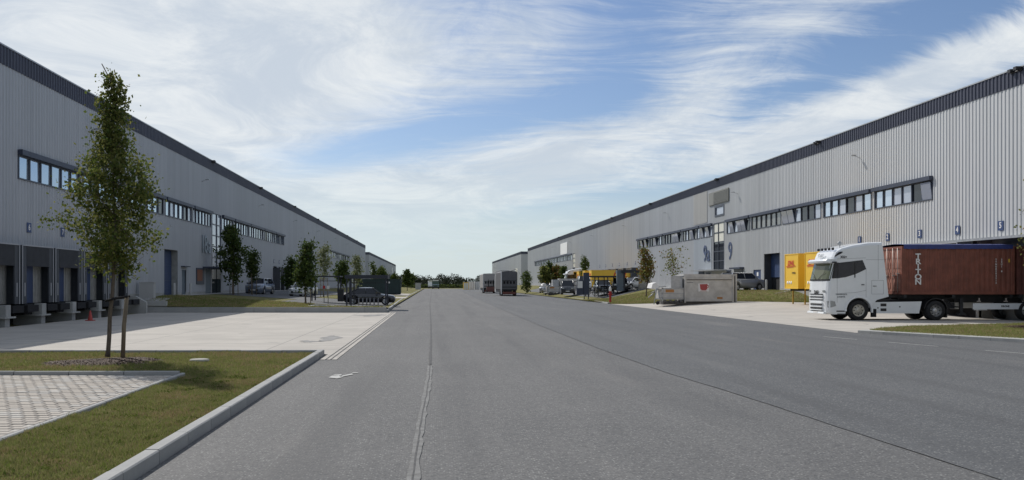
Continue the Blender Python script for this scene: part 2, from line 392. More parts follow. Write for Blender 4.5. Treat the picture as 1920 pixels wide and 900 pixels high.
def copy_thing(root, loc, rz, label):
    r = root.copy(); COL.objects.link(r); r.location = loc; r.rotation_euler = (0, 0, rz); r['label'] = label
    for ch in [o for o in root.children]:
        c = ch.copy(); COL.objects.link(c); c.parent = r
        for g_ in [o for o in ch.children]:
            d = g_.copy(); COL.objects.link(d); d.parent = c
    return r
def text(name, s, size, m, parent, loc, rot, ext=.003, bold=0.0, sx=1.0, align='CENTER', leading=1.0, shear=0.0):
    cu = bpy.data.curves.new('t', 'FONT'); cu.body = s; cu.size = size; cu.extrude = ext; cu.align_x = align; cu.align_y = 'CENTER'; cu.offset = bold; cu.space_line = leading; cu.shear = shear; cu.resolution_u = 3
    to = bpy.data.objects.new('t', cu); COL.objects.link(to); bpy.context.view_layer.update()
    me = bpy.data.meshes.new_from_object(to.evaluated_get(bpy.context.evaluated_depsgraph_get()))
    bpy.data.objects.remove(to); me.name = name; me.materials.clear(); me.materials.append(M[m])
    o = link(name, me, parent); o.location = loc; o.rotation_euler = rot; o.scale = (sx, 1, 1)
    return o
FACE_CAM = (R(90), 0, 0)          # text on a face that looks toward -Y
FACE_PX = (R(90), 0, R(90))       # on a wall whose outside is +X
FACE_NX = (R(90), 0, R(-90))      # on a wall whose outside is -X
def sm(t):
    t = min(1, max(0, t)); return t * t * (3 - 2 * t)

# ------------------------------------------------------------------ terrain heights
def h_left(x, y):
    a = .12 + .92 * min(1, max(0, (-x - 5) / 14.5))
    e = sm((y - 61.5) / 7)
    edge = .36 + .1 * min(1, max(0, (-x - 15) / 5))
    hh = edge * (1 - e) + a * e
    return hh * sm((y - 55) / 2) if y < 61 else hh
def h_yard(x, y): return .45 * sm((y - 51) / 14) * sm((x - 17) / 9)
def front_r(x): return 87 - (x - 16.9) * 1.11
def h_right(x, y):
    base = h_yard(x, y)
    b = min(1.3, base + .06 + 1.0 * sm((y - front_r(x)) / 9) * sm((x - 17) / 9))
    return b

def sheet(name, xs, ys, h, off, m, label=None, kind='structure'):
    mb = MB(); nx, ny = len(xs), len(ys)
    vs = [(x, y, h(x, y) + off) for y in ys for x in xs]
    fs = [(j * nx + i, j * nx + i + 1, (j + 1) * nx + i + 1, (j + 1) * nx + i) for j in range(ny - 1) for i in range(nx - 1)]
    mb.add(vs, fs, True)
    o = part(name, mb, m, None); o['kind'] = kind
    if label: o['label'] = label
    return o
flat = lambda x, y: 0.0
lin = lambda a, b, n: [a + (b - a) * i / (n - 1) for i in range(n)]

# ------------------------------------------------------------------ ground and roads
sheet('ground', lin(-2500, 2500, 21), lin(-300, 3500, 21), flat, -.06, 'turf', 'rough grassland reaching to the horizon')
road = MB(); road.add([(-3.03, -30, 0), (6.3, -30, 0), (6.1, 20, 0), (5.05, 45, 0), (5.6, 120, 0), (8.5, 330, 0), (-3.9, 330, 0), (-3.7, 95, 0), (-3.1, 62, 0), (-3.03, 30, 0)], [tuple(range(10))])
o = part('road', road, 'asphalt_light', None); o['kind'] = 'structure'; o['label'] = 'worn grey asphalt of the long straight road'
lane = MB(); lane.add([(6.0, -30, .004), (5.75, 9.2, .004), (5.58, 13.6, .004), (5.48, 16, .004), (5.2, 20.2, .004), (5.06, 26.4, .004), (5.0, 43, .004), (5.55, 120, .004), (8.4, 330, .004), (19, 330, .004), (18.2, 130, .004), (17, 90, .004), (17, 36.5, .004), (75, 36, .004), (75, -30, .004)], [tuple(range(15))])
o = part('road', lane, 'asphalt_dark', None); o['kind'] = 'structure'; o['label'] = 'darker newer asphalt along the right side of the road'
# seams
def ribbon(pts, w, z, jitter=0.0):
    mb = MB(); vs = []
    for i, (x, y) in enumerate(pts):
        j = random.uniform(-jitter, jitter); ww = w * random.uniform(.75, 1.25) if jitter else w
        vs += [(x - ww / 2 + j, y, z), (x + ww / 2 + j, y, z)]
    mb.add(vs, [(2 * i, 2 * i + 1, 2 * i + 3, 2 * i + 2) for i in range(len(pts) - 1)]); return mb
pts = [(-.21 + .12 * sm((y - 9) / 12) - .3 * sm((y - 25) / 80) - .2 * sm((y - 150) / 100), y) for y in np.arange(3, 326, .35).tolist()]
s1 = [p for p in pts if p[1] < 22]
a = ribbon([(x, y) for x, y in s1], .12, .010, .006); tag(part('road_seam', a, 'patch', None), 'pale sealed crack running up the left lane', kind='structure')
tag(part('road_seam', ribbon([(x + random.uniform(-.006, .006), y) for x, y in pts if y < 24], .018, .014, .005), 'seam', None), 'dark open crack inside the pale sealing', kind='structure')
tag(part('road_seam', ribbon([p for p in pts if p[1] >= 22.2], .06, .010, .012), 'seam', None), 'thin dark construction joint up the middle of the road', kind='structure')
ss = [(5.75, 4)] + [(float(np.interp(y, [5, 9.2, 13.6, 16, 20.2, 26.4, 43], [5.8, 5.75, 5.58, 5.48, 5.2, 5.06, 5.0])) + random.uniform(-.012, .012), y) for y in np.arange(5, 43, .5).tolist()] + [(5 + .55 * (y - 43) / 77, y) for y in np.arange(44, 120, 4).tolist()]
tag(part('road_seam', ribbon(ss, .020, .012, .008), 'seam_soft', None), 'dark edge joint where the newer asphalt meets the older', kind='structure')

# white dashes on the right, bicycle mark on the left
def dash(p, q, w, label):
    p = Vector((*p, 0)); q = Vector((*q, 0)); d = (q - p).normalized(); n = Vector((-d.y, d.x, 0)) * w / 2
    mb = MB(); mb.add([(p - n) + Vector((0, 0, .016)), (q - n) + Vector((0, 0, .016)), (q + n) + Vector((0, 0, .016)), (p + n) + Vector((0, 0, .016))], [(0, 1, 2, 3)])
    tag(part('lane_marking', mb, 'paint_marking', None), label, kind='structure')
dash((14.5, 33.7), (14.95, 32.0) , .08, 'white dash nearest the concrete yard'); dash((15.3, 30.5), (15.85, 28.5), .08, 'white dash between the two others'); dash((16.3, 26.8), (16.9, 25.0), .08, 'white dash nearest the right picture edge')
bm_ = MB()
cx, cy = 0, 0
def disc(mb, x, y, r0, r1, z, n=20):
    vs = [(x + r * math.cos(2 * PI * k / n), y + r * math.sin(2 * PI * k / n), z) for r in (r0, r1) for k in range(n)]
    mb.add(vs, [(k, (k + 1) % n, n + (k + 1) % n, n + k) for k in range(n)])
bm_.add([(cx - .30, cy - .25, .012), (cx - .02, cy - .5, .012), (cx + .12, cy - .1, .012), (cx - .1, cy + .35, .012), (cx - .26, cy + .3, .012)], [(0, 1, 2, 3, 4)])
bm_.add([(cx + .02, cy - .1, .012), (cx + .34, cy + .62, .012), (cx + .28, cy + .95, .012), (cx + .05, cy + .35, .012)], [(0, 1, 2, 3)])
bm_.add([(cx - .2, cy + .2, .012), (cx + .02, cy + .35, .012), (cx - .02, cy + .7, .012), (cx - .24, cy + .55, .012)], [(0, 1, 2, 3)])
disc(bm_, cx + .36, cy + 1.15, 0.001, .10, .012)
bm_.v = [(a_ * .72 - 2.0, b_ * .72 + 19.3, c_) for a_, b_, c_ in bm_.v]
tag(part('road_marking', bm_, 'paint_marking', None), 'worn white painted symbol on the asphalt beside the kerb corner', kind='structure')

# left concrete yard with drain channel
sheet('concrete_yard', lin(-19.4, -2.96, 12), lin(25.5, 61.5, 12), flat, .006, 'yard', 'pale concrete loading yard in front of the left warehouse')
ch = MB(); ch.cur = 0
ch.box(-2.955, -2.83, 23.6, 61.4, -.05, .014); ch.box(-2.78, -2.70, 23.6, 61.4, -.05, .014); ch.box(-2.65, -2.53, 23.6, 61.4, -.05, .014)
dr = thing('drain_channel', 'slotted concrete drainage channel between the left yard and the road', 'drain')
part('channel_edge', ch, 'yard', dr)
d2 = MB(); d2.box(-2.829, -2.781, 23.7, 61.3, -.05, .007); d2.box(-2.699, -2.651, 23.7, 61.3, -.05, .007)
part('slot', d2, 'seam', dr)

def stain(x, y, rx, ry, seed, label):
    rd = random.Random(seed); mb = MB(); n = 26; ph = [rd.uniform(0, 6) for _ in range(4)]
    mb.add([(x + rx * (1 + .35 * math.sin(3 * a + ph[0]) + .25 * math.sin(5 * a + ph[1])) * math.cos(a), y + ry * (1 + .35 * math.sin(2 * a + ph[2]) + .2 * math.sin(7 * a + ph[3])) * math.sin(a), .0115) for a in [2 * PI * k / n for k in range(n)]], [tuple(range(n))])
    tag(part('stain', mb, 'stain', None), label, kind='structure')
stain(-3.75, 32.7, .35, 1.3, 1, 'dark damp stain on the left yard near the drain channel'); stain(-4.3, 31.0, .3, .6, 4, 'small dark damp stain on the left yard'); stain(-3.8, 56, .8, 1.6, 2, 'dark damp stain at the far end of the left yard')
# kerbs made of stones
def kerb(name, p, q, w, z0, z1, label, L=1.18, m='kerb', bev=.015):
    p = Vector((*p, 0)); q = Vector((*q, 0)); D = (q - p).length; n = max(1, round(D / L)); l = D / n
    t = thing(name, label, 'kerb', p, math.atan2((q - p).y, (q - p).x))
    mb = MB(); g_ = .009
    mb.prism([(-w / 2, z0), (w / 2, z0), (w / 2, z1 - bev), (w / 2 - bev, z1), (-w / 2 + bev, z1), (-w / 2, z1 - bev)], 'x', g_, l - g_)
    me = mb.mesh('kerb_stone', M[m])
    core = MB(); core.box(.02, D - .02, -w / 2 + .02, w / 2 - .02, z0, z1 - .02)
    part('mortar', core, 'seam', t)
    for i in range(n):
        o = link('kerb_stone', me, t); o.location = (i * l, random.uniform(-.003, .003), random.uniform(-.003, .003))
    return t
kerb('kerb', (-3.13, 3.0), (-3.13, 24.2), .17, -.1, .155, 'raised grey kerb along the road edge beside the near lawn')
kerb('kerb', (-3.05, 25.32), (-30, 25.32), .16, -.1, .135, 'grey kerb between the near lawn and the concrete yard')
kerb('kerb', (-3.13, 24.25), (-3.13, 25.22), .17, -.1, .155, 'short kerb piece at the corner beside the drain channel', L=1)
kerb('kerb', (-5.42, 19.34), (-30, 19.34), .12, -.1, .125, 'grey kerb behind the block paving')
kerb('kerb', (-5.36, 3), (-5.36, 19.42), .09, -.1, .085, 'narrow pale edging between block paving and lawn')
# near lawn base
def lawn_h(x, y): return .025 + .03 * math.sin(x * 1.7 + y * .6) * math.sin(y * .9) + (.03 * sm((y - 19.5) / 2) if True else 0)
sheet('lawn', lin(-5.31, -3.22, 12), lin(2, 19.4, 60), lawn_h, -.005, 'turf', 'patchy grass strip between the paving edge and the kerb')
sheet('lawn', lin(-30, -3.22, 60), lin(19.4, 25.25, 20), lawn_h, -.005, 'turf', 'grass strip with the tall young tree')
# paving
sheet('paving', lin(-20, -5.41, 3), lin(2, 19.28, 3), flat, .012, 'joint_sand', 'sandy bed under the block paving')
pv = thing('block_paving', 'pale beige concrete block paving at lower left', 'paving', (0, 0, 0)); pv['kind'] = 'structure'
del pv['category']
bm1 = MB(); bm1.prism([(-.094, -.084), (.094, -.084), (.094, .084), (-.094, .084)], 'z', 0, .026)
bm1 = MB(); a = .090; b = .081; c = .078; d_ = .074
bm1.add([(-a, -b, 0), (a, -b, 0), (a, b, 0), (-a, b, 0), (-a, -b, .02), (a, -b, .02), (a, b, .02), (-a, b, .02), (-a + .012, -b + .012, .03), (a - .012, -b + .012, .03), (a - .012, b - .012, .03), (-a + .012, b - .012, .03)],
        [(0, 3, 2, 1), (0, 1, 5, 4), (1, 2, 6, 5), (2, 3, 7, 6), (3, 0, 4, 7), (4, 5, 9, 8), (5, 6, 10, 9), (6, 7, 11, 10), (7, 4, 8, 11), (8, 9, 10, 11)])
pm = [bm1.mesh('paving_block', M[k]) for k in ('paver_a', 'paver_b', 'paver_c')]
cells = []; halves = []
ny = 0; y = 19.15
while y > 9.5:
    x = -5.63 - (0.1 if ny % 2 else 0)
    if ny % 2: halves.append(y)
    while x > -813 * y / 1700 - .6:
        cells.append((x, y)); x -= .2
    y -= .2 if ny % 15 != 14 else .235; ny += 1
def big(c): return 1 / c[1] ** 2
cells.sort(key=lambda c: c[1])
rest = MB()
for i, (x, y) in enumerate(cells):
    k = random.choices((0, 1, 2), (.5, .25, .25))[0]; dz = random.uniform(.002, .010)
    if i < 300:
        o = link('paving_block', pm[k], pv); o.location = (x, y, .008 + dz); o.rotation_euler = (random.uniform(-.01, .01), random.uniform(-.01, .01), random.uniform(-.02, .02))
    else:
        rest.cur = k; rest.add([(p[0] + x, p[1] + y, p[2] + .008 + dz) for p in bm1.v], bm1.f)
for y in halves: rest.cur = random.choice((0, 1, 2)); rest.box(-5.622, -5.54, y - .088, y + .088, .008, .038)
o = part('paving_block', rest, ['paver_a', 'paver_b', 'paver_c'], pv); o['kind'] = 'stuff'
pe = MB(); yy = 3.0
while yy < 19.2:
    pe.box(-5.53, -5.415, yy, yy + .19, 0, .034); yy += .2
o = part('border_block', pe, 'paver_c', pv); o['kind'] = 'stuff'

# grass blades
def quads(name, P, U, V, mats, mi, kind, label, cat=None, parent=None, tri=False):
    """P,U,V arrays (n,3): blade/leaf base point, half width vector, length vector"""
    n = len(P)
    if tri: co = np.stack([P - U, P + U, P + V], 1); k = 3
    else: co = np.stack([P - U * .35, P + V * .45 - U, P + V, P + V * .5 + U], 1); k = 4
    me = bpy.data.meshes.new(name); me.vertices.add(n * k); me.vertices.foreach_set('co', co.reshape(-1).astype(np.float32))
    me.loops.add(n * k); me.loops.foreach_set('vertex_index', np.arange(n * k, dtype=np.int32))
    me.polygons.add(n); me.polygons.foreach_set('loop_start', np.arange(0, n * k, k, dtype=np.int32))
    try: me.polygons.foreach_set('loop_total', np.full(n, k, dtype=np.int32))
    except Exception: pass
    for m in mats: me.materials.append(M[m])
    me.polygons.foreach_set('material_index', np.asarray(mi, dtype=np.int32)); me.update(calc_edges=True)
    o = link(name, me, parent)
    return tag(o, label, cat, None, kind)
def vnoise(x, y, s, seed=0):
    r = np.random.default_rng(seed); t = r.random((64, 64)); X = x * s + 500; Y = y * s + 500
    i = np.floor(X).astype(int); j = np.floor(Y).astype(int); fx = X - i; fy = Y - j
    fx = fx * fx * (3 - 2 * fx); fy = fy * fy * (3 - 2 * fy); g_ = lambda a, b: t[a % 64, b % 64]
    return (g_(i, j) * (1 - fx) + g_(i + 1, j) * fx) * (1 - fy) + (g_(i, j + 1) * (1 - fx) + g_(i + 1, j + 1) * fx) * fy
def grass(name, x, y, h, hmin, hmax, w, label, lush=1.0):
    n = len(x); z = np.array([h(a, b) for a, b in zip(x, y)]) if n < 4e5 else 0
    nz = .6 * vnoise(x, y, 1.3, 1) + .4 * vnoise(x, y, 4.5, 2)
    L = (hmin + (hmax - hmin) * rng.random(n)) * (.25 + .75 * nz + .9 * vnoise(x, y, 9, 12) ** 2)
    th = rng.random(n) * 2 * PI; ln = rng.normal(0, .45, (n, 2))
    P = np.stack([x, y, z - .005], 1); U = np.stack([np.cos(th), np.sin(th), np.zeros(n)], 1) * (w * (.6 + .8 * rng.random(n)))[:, None]
    V = np.stack([ln[:, 0] * L, ln[:, 1] * L, L], 1)
    dry = .5 * vnoise(x, y, .9, 5) + .5 * vnoise(x, y, 3.3, 6); r = rng.random(n)
    mi = np.where(r < np.clip((dry - .42) * 2.6, .10, .72), 1, np.where(r > .8, 2, 0))
    return quads(name, P, U, V, ['blade_green', 'blade_dry', 'blade_lush'], mi, 'stuff', label, tri=True)
# near strip: more blades close to the camera
n = 190000; u = rng.random(n); y = 7.6 + (19.3 - 7.6) * u ** 1.25; x = -5.30 + 2.07 * rng.random(n)
keep = vnoise(x, y, 2.2, 9) * .4 + vnoise(x, y, 8, 19) * .5 + rng.random(n) * .5 > .52; x, y = x[keep], y[keep]
grass('grass', x, y, lawn_h, .025, .075, .0045, 'short patchy grass on the strip beside the road kerb')
n = 130000; x = -13.2 + 9.97 * rng.random(n); y = 19.42 + 5.8 * rng.random(n)
rr = np.hypot((x + 8.2) / 1.45, (y - 22.4) / 1.25); keep = (vnoise(x, y, 2.2, 9) * .4 + vnoise(x, y, 8, 19) * .5 + rng.random(n) * .5 > .48) & (rr > .8 + .4 * vnoise(x, y, 3, 4)); x, y = x[keep], y[keep]
grass('grass', x, y, lawn_h, .03, .085, .006, 'short grass around the tall young tree')
# broadleaf weeds
n = 900; cxs = -5.2 + 1.9 * rng.random(60); cys = 8 + 11 * rng.random(60); k = rng.integers(0, 60, n)
x = cxs[k] + rng.normal(0, .07, n); y = cys[k] + rng.normal(0, .07, n); keep = (x > -5.28) & (x < -3.25); x, y = x[keep], y[keep]; n = len(x)
th = rng.random(n) * 2 * PI; P = np.stack([x, y, [lawn_h(a, b) + .02 for a, b in zip(x, y)]], 1)
quads('weeds', P, np.stack([-np.sin(th), np.cos(th), 0 * th], 1) * .014, np.stack([np.cos(th) * .05, np.sin(th) * .05, .02 + .02 * rng.random(n)], 1), ['weed_leaf'], np.zeros(n), 'stuff', 'small broad leaved weeds scattered in the near grass')
# mulch bed
n = 9000; rr = np.sqrt(rng.random(n)); th = rng.random(n) * 2 * PI; x = -8.2 + 1.4 * rr * np.cos(th); y = 22.4 + 1.2 * rr * np.sin(th)
hh = np.array([lawn_h(a, b) for a, b in zip(x, y)]) + .03 * (1 - rr ** 2); a1 = rng.random(n) * 2 * PI
def mulch_h(xx, yy):
    r2 = ((xx + 8.2) / 1.4) ** 2 + ((yy - 22.4) / 1.2) ** 2; return lawn_h(xx, yy) + .03 * max(-.8, 1 - r2) - .002
sheet('mulch_bed', lin(-9.7, -6.7, 30), lin(21.1, 23.7, 26), mulch_h, 0, 'soil', 'brown mulch bed at the foot of the tall young tree')
quads('mulch', np.stack([x, y, hh], 1), np.stack([np.cos(a1), np.sin(a1), .3 * rng.random(n)], 1) * .018, np.stack([-np.sin(a1), np.cos(a1), .4 * rng.random(n)], 1) * .045, ['chip'], np.zeros(n), 'stuff', 'wood chips and dry leaves on the mulch bed')
st = MB(); st.lathe([(.001, .0), (.2, .0), (.24, -.01), (.25, -.05)], (0, 0, 0), 'z', 14)
solo('inspection_cover', st, 'stone', 'small pale round cover set in the grass right of the tall tree', 'cover', (-5.85, 22.65, .11))

# raised area on the left beyond the yard
sheet('lawn', lin(-20.75, -3.3, 30), lin(61.65, 330, 120), h_left, 0, 'turf', 'sloping grass beside the left warehouse beyond the yard')
sheet('pavement', lin(-20.78, -19.2, 4), lin(62.5, 276, 60), h_left, .03, 'pavement', 'pale paved strip along the foot of the left warehouse')
sheet('car_park', lin(-19.19, -12, 8), lin(80, 135, 40), h_left, .02, 'asphalt_dark', 'car park in front of the left warehouse')
sheet('car_park', lin(-11.99, -3.9, 8), lin(70.5, 90, 20), h_left, .02, 'asphalt_dark', 'parking bays beside the road on the left')
sheet('pavement', lin(-9, -3.5, 6), lin(64.2, 69, 6), h_left, .02, 'pavement', 'paved patch under the left bicycle shelter')
sheet('pavement', lin(-12, -3.5, 8), lin(112, 124, 6), h_left, .02, 'yard', 'concrete entry beside the dark green container')
sheet('pavement', lin(-13, -4, 8), lin(136, 160, 6), h_left, .02, 'yard', 'concrete patch under the dark green container')
wk = thing('retaining_kerb', 'low shaded concrete retaining kerb at the far end of the left yard', 'kerb', (0, 0, 0))
cm = MB(); cm.box(.006, 1.494, 0, .2, -.1, .37); km = cm.mesh('kerb_block', M['kerb'])
for i in range(12):
    o = link('kerb_block', km, wk); o.location = (-21.2 + 1.5 * i, 61.5 + random.uniform(-.004, .004), random.uniform(-.006, .006))
lw = thing('retaining_wall', 'pale concrete block wall beside the last left loading dock', 'wall', (-20.7, 61.75, .3))
for i in range(2):
    b_ = MB(); b_.box(i * 1.25 + .01, i * 1.25 + 1.24, 0, .3, 0, .48); part('block', b_, 'concrete_block', lw)
kerb('kerb', (-3.25, 61.6), (-3.6, 92), .16, -.1, .17, 'light kerb along the road beside the left bicycle shelter', L=2)
kerb('kerb', (-3.7, 94), (-3.8, 111), .16, -.1, .14, 'light kerb piece beside the left verge before the concrete entry', L=2)
kerb('kerb', (-3.8, 125), (-3.95, 300), .2, -.1, .14, 'distant kerb along the left edge of the road', L=8)

# right side: yard, lawn, island
sheet('concrete_yard', lin(17, 31.15, 20), lin(36.5, 90, 60), lambda x, y: h_yard(x, y), .008, 'yard', 'pale concrete loading yard in front of the right warehouse')
sheet('concrete_yard', lin(31.15, 75, 3), lin(20, 47.5, 3), flat, .008, 'yard', 'concrete beyond the truck at the right edge')
def clip_lawn():
    mb = MB(); nx = 46; xs = lin(17.0, 31.1, nx); ts = [0, .15, .5, 1, 1.6, 2.3, 3, 4, 5, 6, 7, 8, 9, 11, 14, 20, 30, 45, 70, 110, 160, 240]
    vs = [(x, front_r(x) + t, h_right(x, front_r(x) + t) + (.02 if t else -.1)) for t in ts for x in xs]
    mb.add(vs, [(j * nx + i, j * nx + i + 1, (j + 1) * nx + i + 1, (j + 1) * nx + i) for j in range(len(ts) - 1) for i in range(nx - 1)], True)
    o = part('lawn', mb, 'turf', None); o['kind'] = 'structure'; o['label'] = 'grass bank rising behind the waste press'
clip_lawn()
n = 60000; x = 17 + 14 * rng.random(n); y = front_r(x) + 16 * rng.random(n) ** 1.4
grass('grass', x, y, lambda a, b: h_right(a, b) + .02, .05, .12, .016, 'grass on the bank behind the waste press')
n = 50000; x = -20.5 + 17 * rng.random(n); y = 61.8 + 8.5 * rng.random(n) ** 1.2; k_ = ~((x > -9.2) & (y > 64)); x, y = x[k_], y[k_]
grass('grass', x, y, h_left, .05, .12, .016, 'grass behind the retaining kerb on the left')
sheet('pavement', lin(29.4, 31.15, 4), lin(78, 300, 60), h_right, .05, 'pavement', 'paved strip along the foot of the right warehouse')
sheet('car_park', lin(19.2, 29.3, 12), lin(101, 190, 50), h_right, .05, 'asphalt_dark', 'car park in front of the right warehouse')
kerb('kerb', (17.0, 88), (17.3, 97), .2, -.1, .14, 'light kerb piece beside the red hydrant', L=2)
kerb('kerb', (17.9, 108), (18.4, 135), .2, -.1, .14, 'light kerb beside the parked black van', L=4)
# island at the far right
kp = [(17.0, 36.35), (17.45, 35.2), (17.95, 34.2), (18.8, 32.45), (19.85, 30.45), (21.1, 28.6), (22.6, 26.9), (24.4, 25.4), (27, 24.2), (31, 23.4)]
isl = thing('kerb', 'curved pale kerb around the grass island at the right edge', 'kerb')
dense = []
for i in range(len(kp) - 1):
    for t in (0, .5): dense.append(tuple(kp[i][k] * (1 - t) + kp[i + 1][k] * t for k in (0, 1)))
dense.append(kp[-1])
for i in range(len(dense) - 1):
    p, q = Vector(dense[i]), Vector(dense[i + 1]); d = (q - p).normalized(); nn = Vector((-d.y, d.x)) * .42
    e = d * .008; mb = MB(); a_, b_ = p + e, q - e
    mb.add([(a_.x, a_.y, -.05), (b_.x, b_.y, -.05), (b_ + nn).to_tuple() + (-.05,), (a_ + nn).to_tuple() + (-.05,), (a_.x, a_.y, .11), (b_.x, b_.y, .11), (b_ + nn).to_tuple() + (.13,), (a_ + nn).to_tuple() + (.13,)],
           [(0, 3, 2, 1), (4, 5, 6, 7), (0, 1, 5, 4), (1, 2, 6, 5), (2, 3, 7, 6), (3, 0, 4, 7)])
    part('kerb_stone', mb, 'concrete_block', isl)
ip = [(17.6, 36.6)] + [(x + .22, y + .2) for x, y in kp[1:]] + [(33, 30), (33, 43.4), (28, 42.6), (23, 40.6), (20.1, 39.2), (18.4, 37.6)]
im = MB(); im.add([(x, y, .125) for x, y in ip] + [(x, y, -.05) for x, y in ip], [tuple(range(len(ip)))] + [(i, (i + 1) % len(ip), len(ip) + (i + 1) % len(ip), len(ip) + i) for i in range(len(ip))])
o = part('lawn', im, 'turf', None); o['kind'] = 'structure'; o['label'] = 'grass island in the bend at the right edge'
def inpoly(x, y, poly):
    r = np.zeros(len(x), bool); n = len(poly)
    for i in range(n):
        x1, y1 = poly[i]; x2, y2 = poly[(i + 1) % n]
        c = ((y1 > y) != (y2 > y)) & (x < (x2 - x1) * (y - y1) / (y2 - y1 + 1e-9) + x1); r ^= c
    return r
n = 90000; x = 17.5 + 12 * rng.random(n); y = 27 + 16 * rng.random(n); k_ = inpoly(x, y, ip); x, y = x[k_], y[k_]
grass('grass', x, y, lambda a, b: .125, .03, .09, .009, 'short grass on the island in the bend at right')
#@@PART2
# ------------------------------------------------------------------ warehouses
def pw(name, mb, m, parent, label=None, root=None):
    """part modelled in place: its points are taken back to the thing's base"""
    r = (root or parent).location
    mb.v = [(a - r.x, b - r.y, c - r.z) for a, b, c in mb.v]
    return part(name, mb, m, parent, label)
def corr(X, o, y0, y1, z0, z1, pitch=.333, dep=.036):
    """trapezoid sheet on the plane x=X, ribs proud toward o"""
    mb = MB(); k = math.floor(y0 / pitch) - 1; pr = []
    for i in range(int((y1 - y0) / pitch) + 4):
        b = (k + i) * pitch
        pr += [(b, 0), (b + pitch * .45, 0), (b + pitch * .57, dep), (b + pitch * .88, dep)]
    pts = []
    def at(y):
        for (a, da), (c, dc) in zip(pr, pr[1:]):
            if a <= y <= c: return da + (dc - da) * (y - a) / (c - a + 1e-9)
        return 0
    pts = [(y0, at(y0))] + [p for p in pr if y0 < p[0] < y1] + [(y1, at(y1))]
    vs = [(X + o * d, y, z) for z in (z0, z1) for y, d in pts]; n = len(pts)
    mb.add(vs, [(i, i + 1, n + i + 1, n + i) for i in range(n - 1)])
    return mb
def wall_sheet(X, o, y0, y1, z0, z1, openings):
    mb = MB(); ys = sorted({y0, y1} | {min(max(v, y0), y1) for q in openings for v in q[:2]})
    for a, b in zip(ys, ys[1:]):
        if b - a < 1e-4: continue
        zs = sorted((q[2], q[3]) for q in openings if q[0] < (a + b) / 2 < q[1]); z = z0
        for c, d in zs:
            if c > z + .01:
                t = corr(X, o, a, b, z, c); mb.add(t.v, t.f)
            z = max(z, d)
        if z1 > z + .01: t = corr(X, o, a, b, z, z1); mb.add(t.v, t.f)
    return mb

def n_open(y): return y > 75
def window_bay(root, X, o, y0, y1, z0, z1, n, opened=(), blinds=(), box=True, tone='glass_sky', detail=True):
    """one bay: frame with mullions, n panes, a blind box above"""
    fr = MB(); f = .07; d0, d1 = X - o * .10, X + o * .07
    fr.box(d0, d1, y0, y1, z0, z0 + f); fr.box(d0, d1, y0, y1, z1 - f, z1)
    w = (y1 - y0) / n
    for i in range(n + 1):
        yy = y0 + i * w; h = .11 if i in (0, n) else .04
        fr.box(d0, X + o * .065, max(y0, yy - h), min(y1, yy + h), z0 + f, z1 - f)
    fr.box(X - o * .22, X - o * .20, y0, y1, z0, z1)
    win = pw('window', fr, 'navy_frame', root)
    for i in range(n):
        a, b = y0 + i * w + .05, y0 + (i + 1) * w - .05
        if i == 0: a += .06
        if i == n - 1: b -= .06
        p = MB(); t = 'glass_blind' if i in blinds else tone
        if i in opened:
            q = .22 if n_open(a) else .13
            p.add([(X, a, z0 + f), (X, b, z0 + f), (X + o * q, b, z1 - f - .05), (X + o * q, a, z1 - f - .05), (X + o * .04, a, z0 + f), (X + o * .04, b, z0 + f), (X + o * (q + .04), b, z1 - f - .05), (X + o * (q + .04), a, z1 - f - .05)],
                  [(0, 1, 2, 3), (4, 5, 6, 7), (0, 1, 5, 4), (1, 2, 6, 5), (2, 3, 7, 6), (3, 0, 4, 7)]); t = 'glass_blind'
        else:
            q = random.uniform(-.012, .012); q2 = random.uniform(-.008, .008)
            if i not in blinds and tone == 'glass_sky' and random.random() < .25: t = 'glass_dark'
            p.add([(X - o * .02 + (q2 if yy_ == a else -q2) + (q if zz_ > z0 + f else 0) + dx_, yy_, zz_) for dx_ in (0, -o * .02) for yy_, zz_ in ((a, z0 + f), (b, z0 + f), (b, z1 - f), (a, z1 - f))], [(0, 1, 2, 3), (7, 6, 5, 4), (0, 4, 5, 1), (1, 5, 6, 2), (2, 6, 7, 3), (3, 7, 4, 0)])
        p.v = [(u - root.location.x, v - root.location.y, k - root.location.z) for u, v, k in p.v]
        part('pane', p, t, win)
    if box:
        bx = MB(); bx.box(X + o * .04, X + o * .28, y0 - .02, y1 + .02, z1 - .02, z1 + .24); pw('blind_box', bx, 'navy', root)

def floodlight(root, X, o, y, z):
    t = MB(); t.tube([(X, y, z - .1), (X + o * .42, y, z + .08)], .02, 6); t.box(X + o * .36, X + o * .70, y - .14, y + .14, z + .06, z + .12); pw('floodlight', t, 'galvanised', root)
def roof_light(root, X, o, y, z):
    t = MB(); t.box(X - o * .1, X + o * .3, y - .45, y - .2, z + .0, z + .18); t.box(X - o * .1, X + o * .2, y + .2, y + .45, z, z + .18); t.bar((X, y - .5, z), (X, y + .5, z), .04); pw('roof_spotlight', t, 'black_plastic', root)

